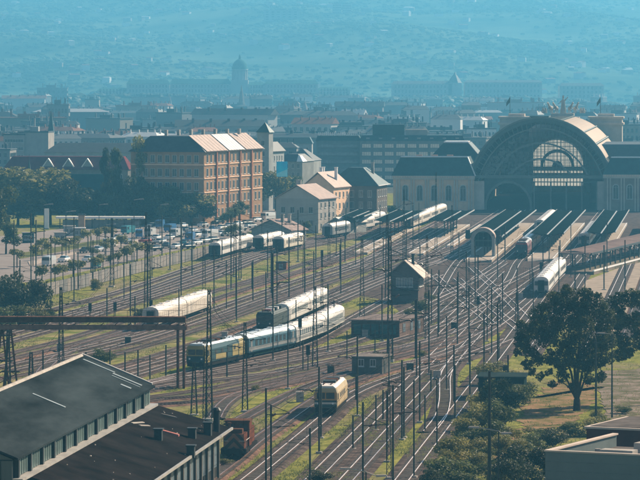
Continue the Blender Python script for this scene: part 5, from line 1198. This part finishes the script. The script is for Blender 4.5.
bl=[(616,305,13,3),(612,322,12,1),(612,340,12,1),(620,355,9,2),(632,300,14,4),(648,305,14,4),(620,322,13,3),(636,325,15,4),(622,342,11,3),(640,345,13,5),(628,355,8,4),(660,330,16,5)]
bigtree('dark tree at the right edge merging with the big spreading tree',652,512,bl,17000,8,[(645,330,.18),(655,318,.2),(662,335,.16)])
# ---- tufts of weeds and grass among the tracks
rng=random.Random(5); mb=MB(); wm_=leafmat('weed_leaves',(.24,.25,.08),(.10,.12,.04),.3)
for i in range(40000):
    px=rng.uniform(-5,645); py=236+260*rng.random()**.8
    if py<300 and px>430: continue
    if px<230 and py<300-.25*px: continue
    q=P(px,py); s=rng.uniform(.05,.17)*(1 if py>330 else 1.3); k=(math.sin(q.x*.35+q.y*.05)+math.sin(q.y*.11+q.x*.1))
    if k<-.1 and px<500: continue
    if px>500 and py<445 and rng.random()<.7: continue
    for j in range(5):
        a=rng.random()*6.28; dx,dy=math.cos(a)*s*.5,math.sin(a)*s*.5; ox,oy=rng.gauss(0,.35),rng.gauss(0,.7)
        mb.tri((q.x+ox-dx,q.y+oy-dy,.02),(q.x+ox+dx,q.y+oy+dy,.02),(q.x+ox+dx*1.5+rng.uniform(-.1,.1),q.y+oy,s*rng.uniform(1,2.2)))
o=mb.build('weeds',wm_,None,None,'stuff'); o['label']='weeds and rough grass tufts among the tracks'; o['category']='weeds'
# ================================================================ FAR CITY
rng=random.Random(17)
fw_=[mat('far_wall_%s'%n,c,.9,0,.25,.1,rnd=.3) for n,c in (('pale',(.36,.34,.32)),('grey',(.20,.20,.20)),('ochre',(.28,.24,.19)),('white',(.60,.58,.55)))]
fr_=[tile_red,slate,mat('far_roof_grey',(.16,.165,.17),.7,0,.3,.1,rnd=.3),mat('far_roof_bright',(.42,.41,.40),.5,.2,.2,.1)]
shapes={}
def farblock(loc,rz,w_,d_,h_,kind,wm,rm,label,group,name='city_building',cat='building',win=True):
    k=(kind,wm.name,rm.name,win)
    if k not in shapes:
        a=MB().box(-.5,.5,0,1,0,1).mesh('wall',wm)
        r_=MB()
        if kind=='hip': r_.hull8([(-.53,-.03,1.002),(.53,-.03,1.002),(.53,1.03,1.002),(-.53,1.03,1.002)],[(-.38,.3,1.14),(.38,.3,1.14),(.38,.7,1.14),(-.38,.7,1.14)])
        elif kind=='gable': r_.hull8([(-.53,-.03,1.002),(.53,-.03,1.002),(.53,1.03,1.002),(-.53,1.03,1.002)],[(-.53,.49,1.2),(.53,.49,1.2),(.53,.51,1.2),(-.53,.51,1.2)])
        else: r_.box(-.52,.52,-.02,1.02,1.001,1.04).box(-.2,.1,.3,.6,1.041,1.16).box(.3,.34,.4,.5,1.041,1.2)
        for cx_ in (-.33,-.12,.09,.27,.41): r_.box(cx_,cx_+.03,.36+cx_*.3,.42+cx_*.3,1.05,1.24)
        b=r_.mesh('roof',rm); wv=MB()
        for i in range(6):
            for j in range(4): wv.box(-.44+i*.155,-.44+i*.155+.07,-.012,-.002,.12+j*.22,.24+j*.22); wv.box(.502,.512,.06+i*.155,.13+i*.155,.12+j*.22,.24+j*.22)
        shapes[k]=(a,b,wv.mesh('windows',glass_m) if win else None)
    t=thing(name,label,cat,loc,rz,group); t.scale=(w_,d_,h_); ob('wall',shapes[k][0],t); ob('roof',shapes[k][1],t)
    if shapes[k][2]: ob('windows',shapes[k][2],t,None,'stuff')
    return t
rows=[(1480,1700,40,13,18,'nearest city row'),(1750,2100,60,13,20,'second city row'),(2150,2700,72,12,22,'middle city belt'),(2800,3400,66,12,22,'far city belt'),(3450,4150,60,10,22,'faintest city belt')]
FAR=[]
for y0,y1,n,h0,h1,lab in rows:
    half=.5*640/F*y1*1.25
    for i in range(n):
        y=rng.uniform(y0,y1); x=-half+2*half*(i+rng.random())/n; w_=rng.uniform(12,20)*rng.choice((1,1,1.6,2.6)); d_=rng.uniform(9,18); px=320+x*F/y
        if y<1700 and (5<px<120 or 125<px<268 or 300<px<470): y+=260; x=(px-320)*y/F
        if y<1750 and px>470: continue
        wm=rng.choices(fw_,(4,4,2,2))[0]; rm=rng.choices(fr_,(1.6,5,3,.9))[0]
        rk=rng.choices(('hip','gable','flat'),(3,1,4))[0]; wn=wm.name.split('_')[-1]; rn={'red_roof_tiles':'reddish','slate_roof':'slate','far_roof_grey':'grey','far_roof_bright':'bright'}[rm.name]
        o_=farblock((x,y,0),rng.uniform(-.5,.3),w_,d_,rng.uniform(h0,h1)*.85,rk,wm,rm,'x',lab,win=(y<2100)); FAR.append((o_,'%s houses with %s %s roofs, %s'%(wn,rn,rk,lab)))
def farlabels(L_):
    g_={}
    for o_,k in L_: g_.setdefault(k,[]).append(o_)
    for k,l in g_.items():
        l.sort(key=lambda o:o.location.x/o.location.y)
        for i,o_ in enumerate(l):
            w_=ORD[i] if i<len(ORD) else 'number %d from the left'%(i+1)
            if len(l)>1 and i==len(l)-1: w_='rightmost'
            o_['label']=('%s of the %s'%(w_,k)) if len(l)>1 else 'the only one of the kind: '+k
farlabels(FAR)
for px,Y,w_,h_,lab in ((58,2500,5,32,'thin dark radio mast building left of the palace'),(52,4300,34,36,'blocky faint building left of the palace with a thin antenna')):
    farblock(A(px,Y),0,w_ if w_>10 else 14,14,h_*.7,'flat',fw_[1],fr_[2],lab,None)
# pale church spire in front of the palace
for px,Y,hb,ht,w_,lab in ((241.5,3300,13,33,6,'pale pointed church spire below the palace dome'),(170,3700,14,21,3,'tiny white church tower below the palace'),(305,2900,15,22,5,'small hazy church tower right of the palace dome')):
    t=thing('church_tower',lab,'church tower',A(px,Y)); MB().box(-w_/2,w_/2,0,w_,0,hb).build('shaft',fw_[3],t); MB().tube((0,w_/2,hb),(0,w_/2,ht),w_*.62,8,.1).build('spire',fw_[0],t)
# ---- palace on the castle hill
pal=mat('palace_stone',(.45,.42,.38),.9,0,.2,.02); pcop=mat('palace_copper',(.06,.13,.12),.7,0,.2,.02)
YP=4500.
def pwing(pl,pr_,ytop,yeave,lab,base=12,d=40,cols=10,rm=None,dy=0):
    xl=(pl-320)*YP/F; xr=(pr_-320)*YP/F; w_=xr-xl; he=ZY(yeave,YP)-base; rt=ZY(ytop,YP)-ZY(yeave,YP)
    t=bldg('palace_wing',lab,'palace',((xl+xr)/2,YP+dy,base),0,w_,d,he,pal,'frustum',rt,rm or pcop,1.,(3,8)); windows(t,'f',w_,d,cols,3,2.0,3.4,2.5,he/3.3,2,2); return t
pwing(97,127,88,91,'low left end wing of the hazy palace',cols=8)
pwing(127,170,79.5,84,'left palace wing with long pale green roof',cols=12,dy=-8)
pwing(170,231,79,84,'palace wing with rows of columns left of the dome',cols=18,dy=2)
pwing(248,265,82,85,'short palace wing just right of the dome',cols=5,dy=3)
pwing(265,318,80,84,'right palace wing with long pale green roof',cols=15,dy=-6)
pwing(318,350,87,90,'low right end wing of the hazy palace',cols=9,dy=1)
t=thing('palace_dome','big copper dome on a columned drum rising over the palace','dome',A(239.5,YP-2,12))
x=10.2; MB().box(-x,x,0,24,0,ZY(80,YP)-12).build('base_block',pal,t); zb=ZY(80,YP)-12; zd=ZY(70,YP)-12; zt=ZY(59,YP)-12
MB().tube((0,12,zb),(0,12,zd),8.3,20).build('drum',pal,t)
for i in range(16): a=i*math.pi/8; MB().tube((9*math.cos(a),12+9*math.sin(a),zb),(9*math.cos(a),12+9*math.sin(a),zd-.5),.6,6).build('column',pal,t)
MB().tube((0,12,zd),(0,12,zd+.9),9.9,20).build('cornice',pal,t)
dm=MB(); pr=None
for i in range(9):
    a=math.pi/2*i/9; b=math.pi/2*(i+1)/9; dm.tube((0,12,zd+.9+(zt-zd-.9)*math.sin(a)),(0,12,zd+.9+(zt-zd-.9)*math.sin(b)),9.2*math.cos(a),20,max(.3,9.2*math.cos(b)),cap=False)
dm.build('dome_shell',pcop,t); MB().tube((0,12,zt),(0,12,zt+3.2),1.6,8,1.2).tube((0,12,zt+3.2),(0,12,zt+6),1.3,8,.1).build('lantern',pcop,t)
pwing(392,452,81,84,'long plain ministry block on the castle hill right of the gap',base=11,cols=16,rm=slate)
pwing(465,542,80,82.5,'long white-walled block on the castle hill above the train hall',base=11,cols=20,rm=slate)
pwing(560,604,83,86,'hazy block on the castle hill behind the right facade tower',base=11,cols=10,rm=slate)
t=thing('church_tower','small domed roof rising between the two long castle hill blocks','church',A(455,YP,12)); MB().box(-8,8,0,14,0,19).build('wall',pal,t); MB().tube((0,7,19),(0,7,28),9,8,3).tube((0,7,28),(0,7,32),2.4,8,.2).build('roof',slate,t)
for px,y0,lab in ((337,26,'left'),(347,27,'right')):
    Y=7000.; z=hillz((px-320)*Y/F,Y); t=farblock(A(px,Y,z-3),0,16,16,max(20,ZY(y0,Y)-z),'flat',fw_[0],fr_[2],'%s of the two pale tower blocks high on the hazy hillside'%lab,None,name='tower_block')
farblock(A(282,6900,hillz(-69,6900)-3),0,66,18,20,'flat',fw_[0],fr_[2],'long pale slab block on the hazy hillside above the dome',None,name='slab_block')
# ---- hillside houses, countable ones individually, the rest as one mass
HH=[]
for i in range(230):
    Y=5400+3600*rng.random(); x=rng.uniform(-.56,.56)*640/F*Y; z=hillz(x,Y)
    rk=rng.choice(('hip','gable','flat')); wm=rng.choices(fw_,(4,1,2,4))[0]; rm=rng.choices(fr_,(3,1,2,2.2))[0]
    rn={'red_roof_tiles':'reddish','slate_roof':'slate','far_roof_grey':'grey','far_roof_bright':'bright'}[rm.name]
    o_=farblock((x,Y,z-1.5),rng.uniform(-.9,.9),rng.uniform(8,17),rng.uniform(8,12),rng.uniform(5,9),rk,wm,rm,'x','houses on the hazy hillside',name='hillside_house',cat='house',win=False)
    HH.append((o_,'%s houses with %s %s roofs, %s'%(wm.name.split('_')[-1],rn,rk,'lower hillside' if Y<6300 else 'middle hillside' if Y<7600 else 'upper hillside')))
farlabels(HH)
ico=[(0,0,1),(.89,0,.45),(.28,.85,.45),(-.72,.53,.45),(-.72,-.53,.45),(.28,-.85,.45),(.9,.3,-.3),(-.2,.95,-.3),(-.98,.1,-.3),(-.3,-.93,-.3),(.75,-.6,-.3)]
icf=[(0,1,2),(0,2,3),(0,3,4),(0,4,5),(0,5,1),(1,6,2),(2,7,3),(3,8,4),(4,9,5),(5,10,1),(6,7,2),(7,8,3),(8,9,4),(9,10,5),(10,6,1)]
def clumps(name,pts,m_,lab):
    mb=MB()
    for x,y,z,r in pts:
        n=len(mb.v); a=rng.random()*6.28; c,s=math.cos(a),math.sin(a)
        for v in ico: k=r*rng.uniform(.75,1.25); mb.v.append((x+(v[0]*c-v[1]*s)*k,y+(v[0]*s+v[1]*c)*k,z+v[2]*k*.5))
        mb.f+=[tuple(n+i for i in f) for f in icf]
    o=mb.build(name,m_,None,None,'stuff'); o['label']=lab; o['category']='woods'
pts=[]
for i in range(22000):
    Y=5300+4400*rng.random()**.8; x=rng.uniform(-.6,.6)*640/F*Y
    if math.sin(x*.012+Y*.002)+math.sin(Y*.006+x*.004)+rng.gauss(0,.7)<-.5: continue
    pts.append((x,Y,hillz(x,Y)+.5,rng.uniform(2.5,6.5)))
clumps('hillside_woods',pts,hm,'hazy woods covering the range of hills')
pts=[]
for i in range(900):
    Y=rng.uniform(4180,4480); x=rng.uniform(-420,420); z=castz(x,Y)
    if z>2: pts.append((x,Y,z+1,rng.uniform(4,8)))
clumps('castle_slope_woods',pts,leaf4,'trees on the slope below the palace')
pts=[]
for i in range(2600):
    Y=1450+2700*rng.random(); x=rng.uniform(-.56,.56)*640/F*Y
    if math.sin(x*.03+Y*.011)+math.sin(Y*.017)+rng.gauss(0,.5)<.3: continue
    pts.append((x,Y,4,rng.uniform(3,7)))
clumps('city_trees',pts,leaf4,'tree clumps between the far city blocks')
# ================================================================ HAZE
hzb=MB().box(-2600,3100,-60,10300,-1.6,460)
o=hzb.build('haze',None,None,None,'stuff'); o.data.materials.clear()
vm=bpy.data.materials.new('haze'); vm.use_nodes=True; n_=vm.node_tree; n_.nodes.clear(); out=n_.nodes.new('ShaderNodeOutputMaterial'); pv=n_.nodes.new('ShaderNodeVolumePrincipled')
pv.inputs['Color'].default_value=(.165,.62,1.0,1); pv.inputs['Density'].default_value=1.6e-4; pv.inputs['Anisotropy'].default_value=.42
n_.links.new(pv.outputs[0],out.inputs['Volume']); o.data.materials.append(vm); o['label']='pale blue haze over the city'; o['category']='haze'
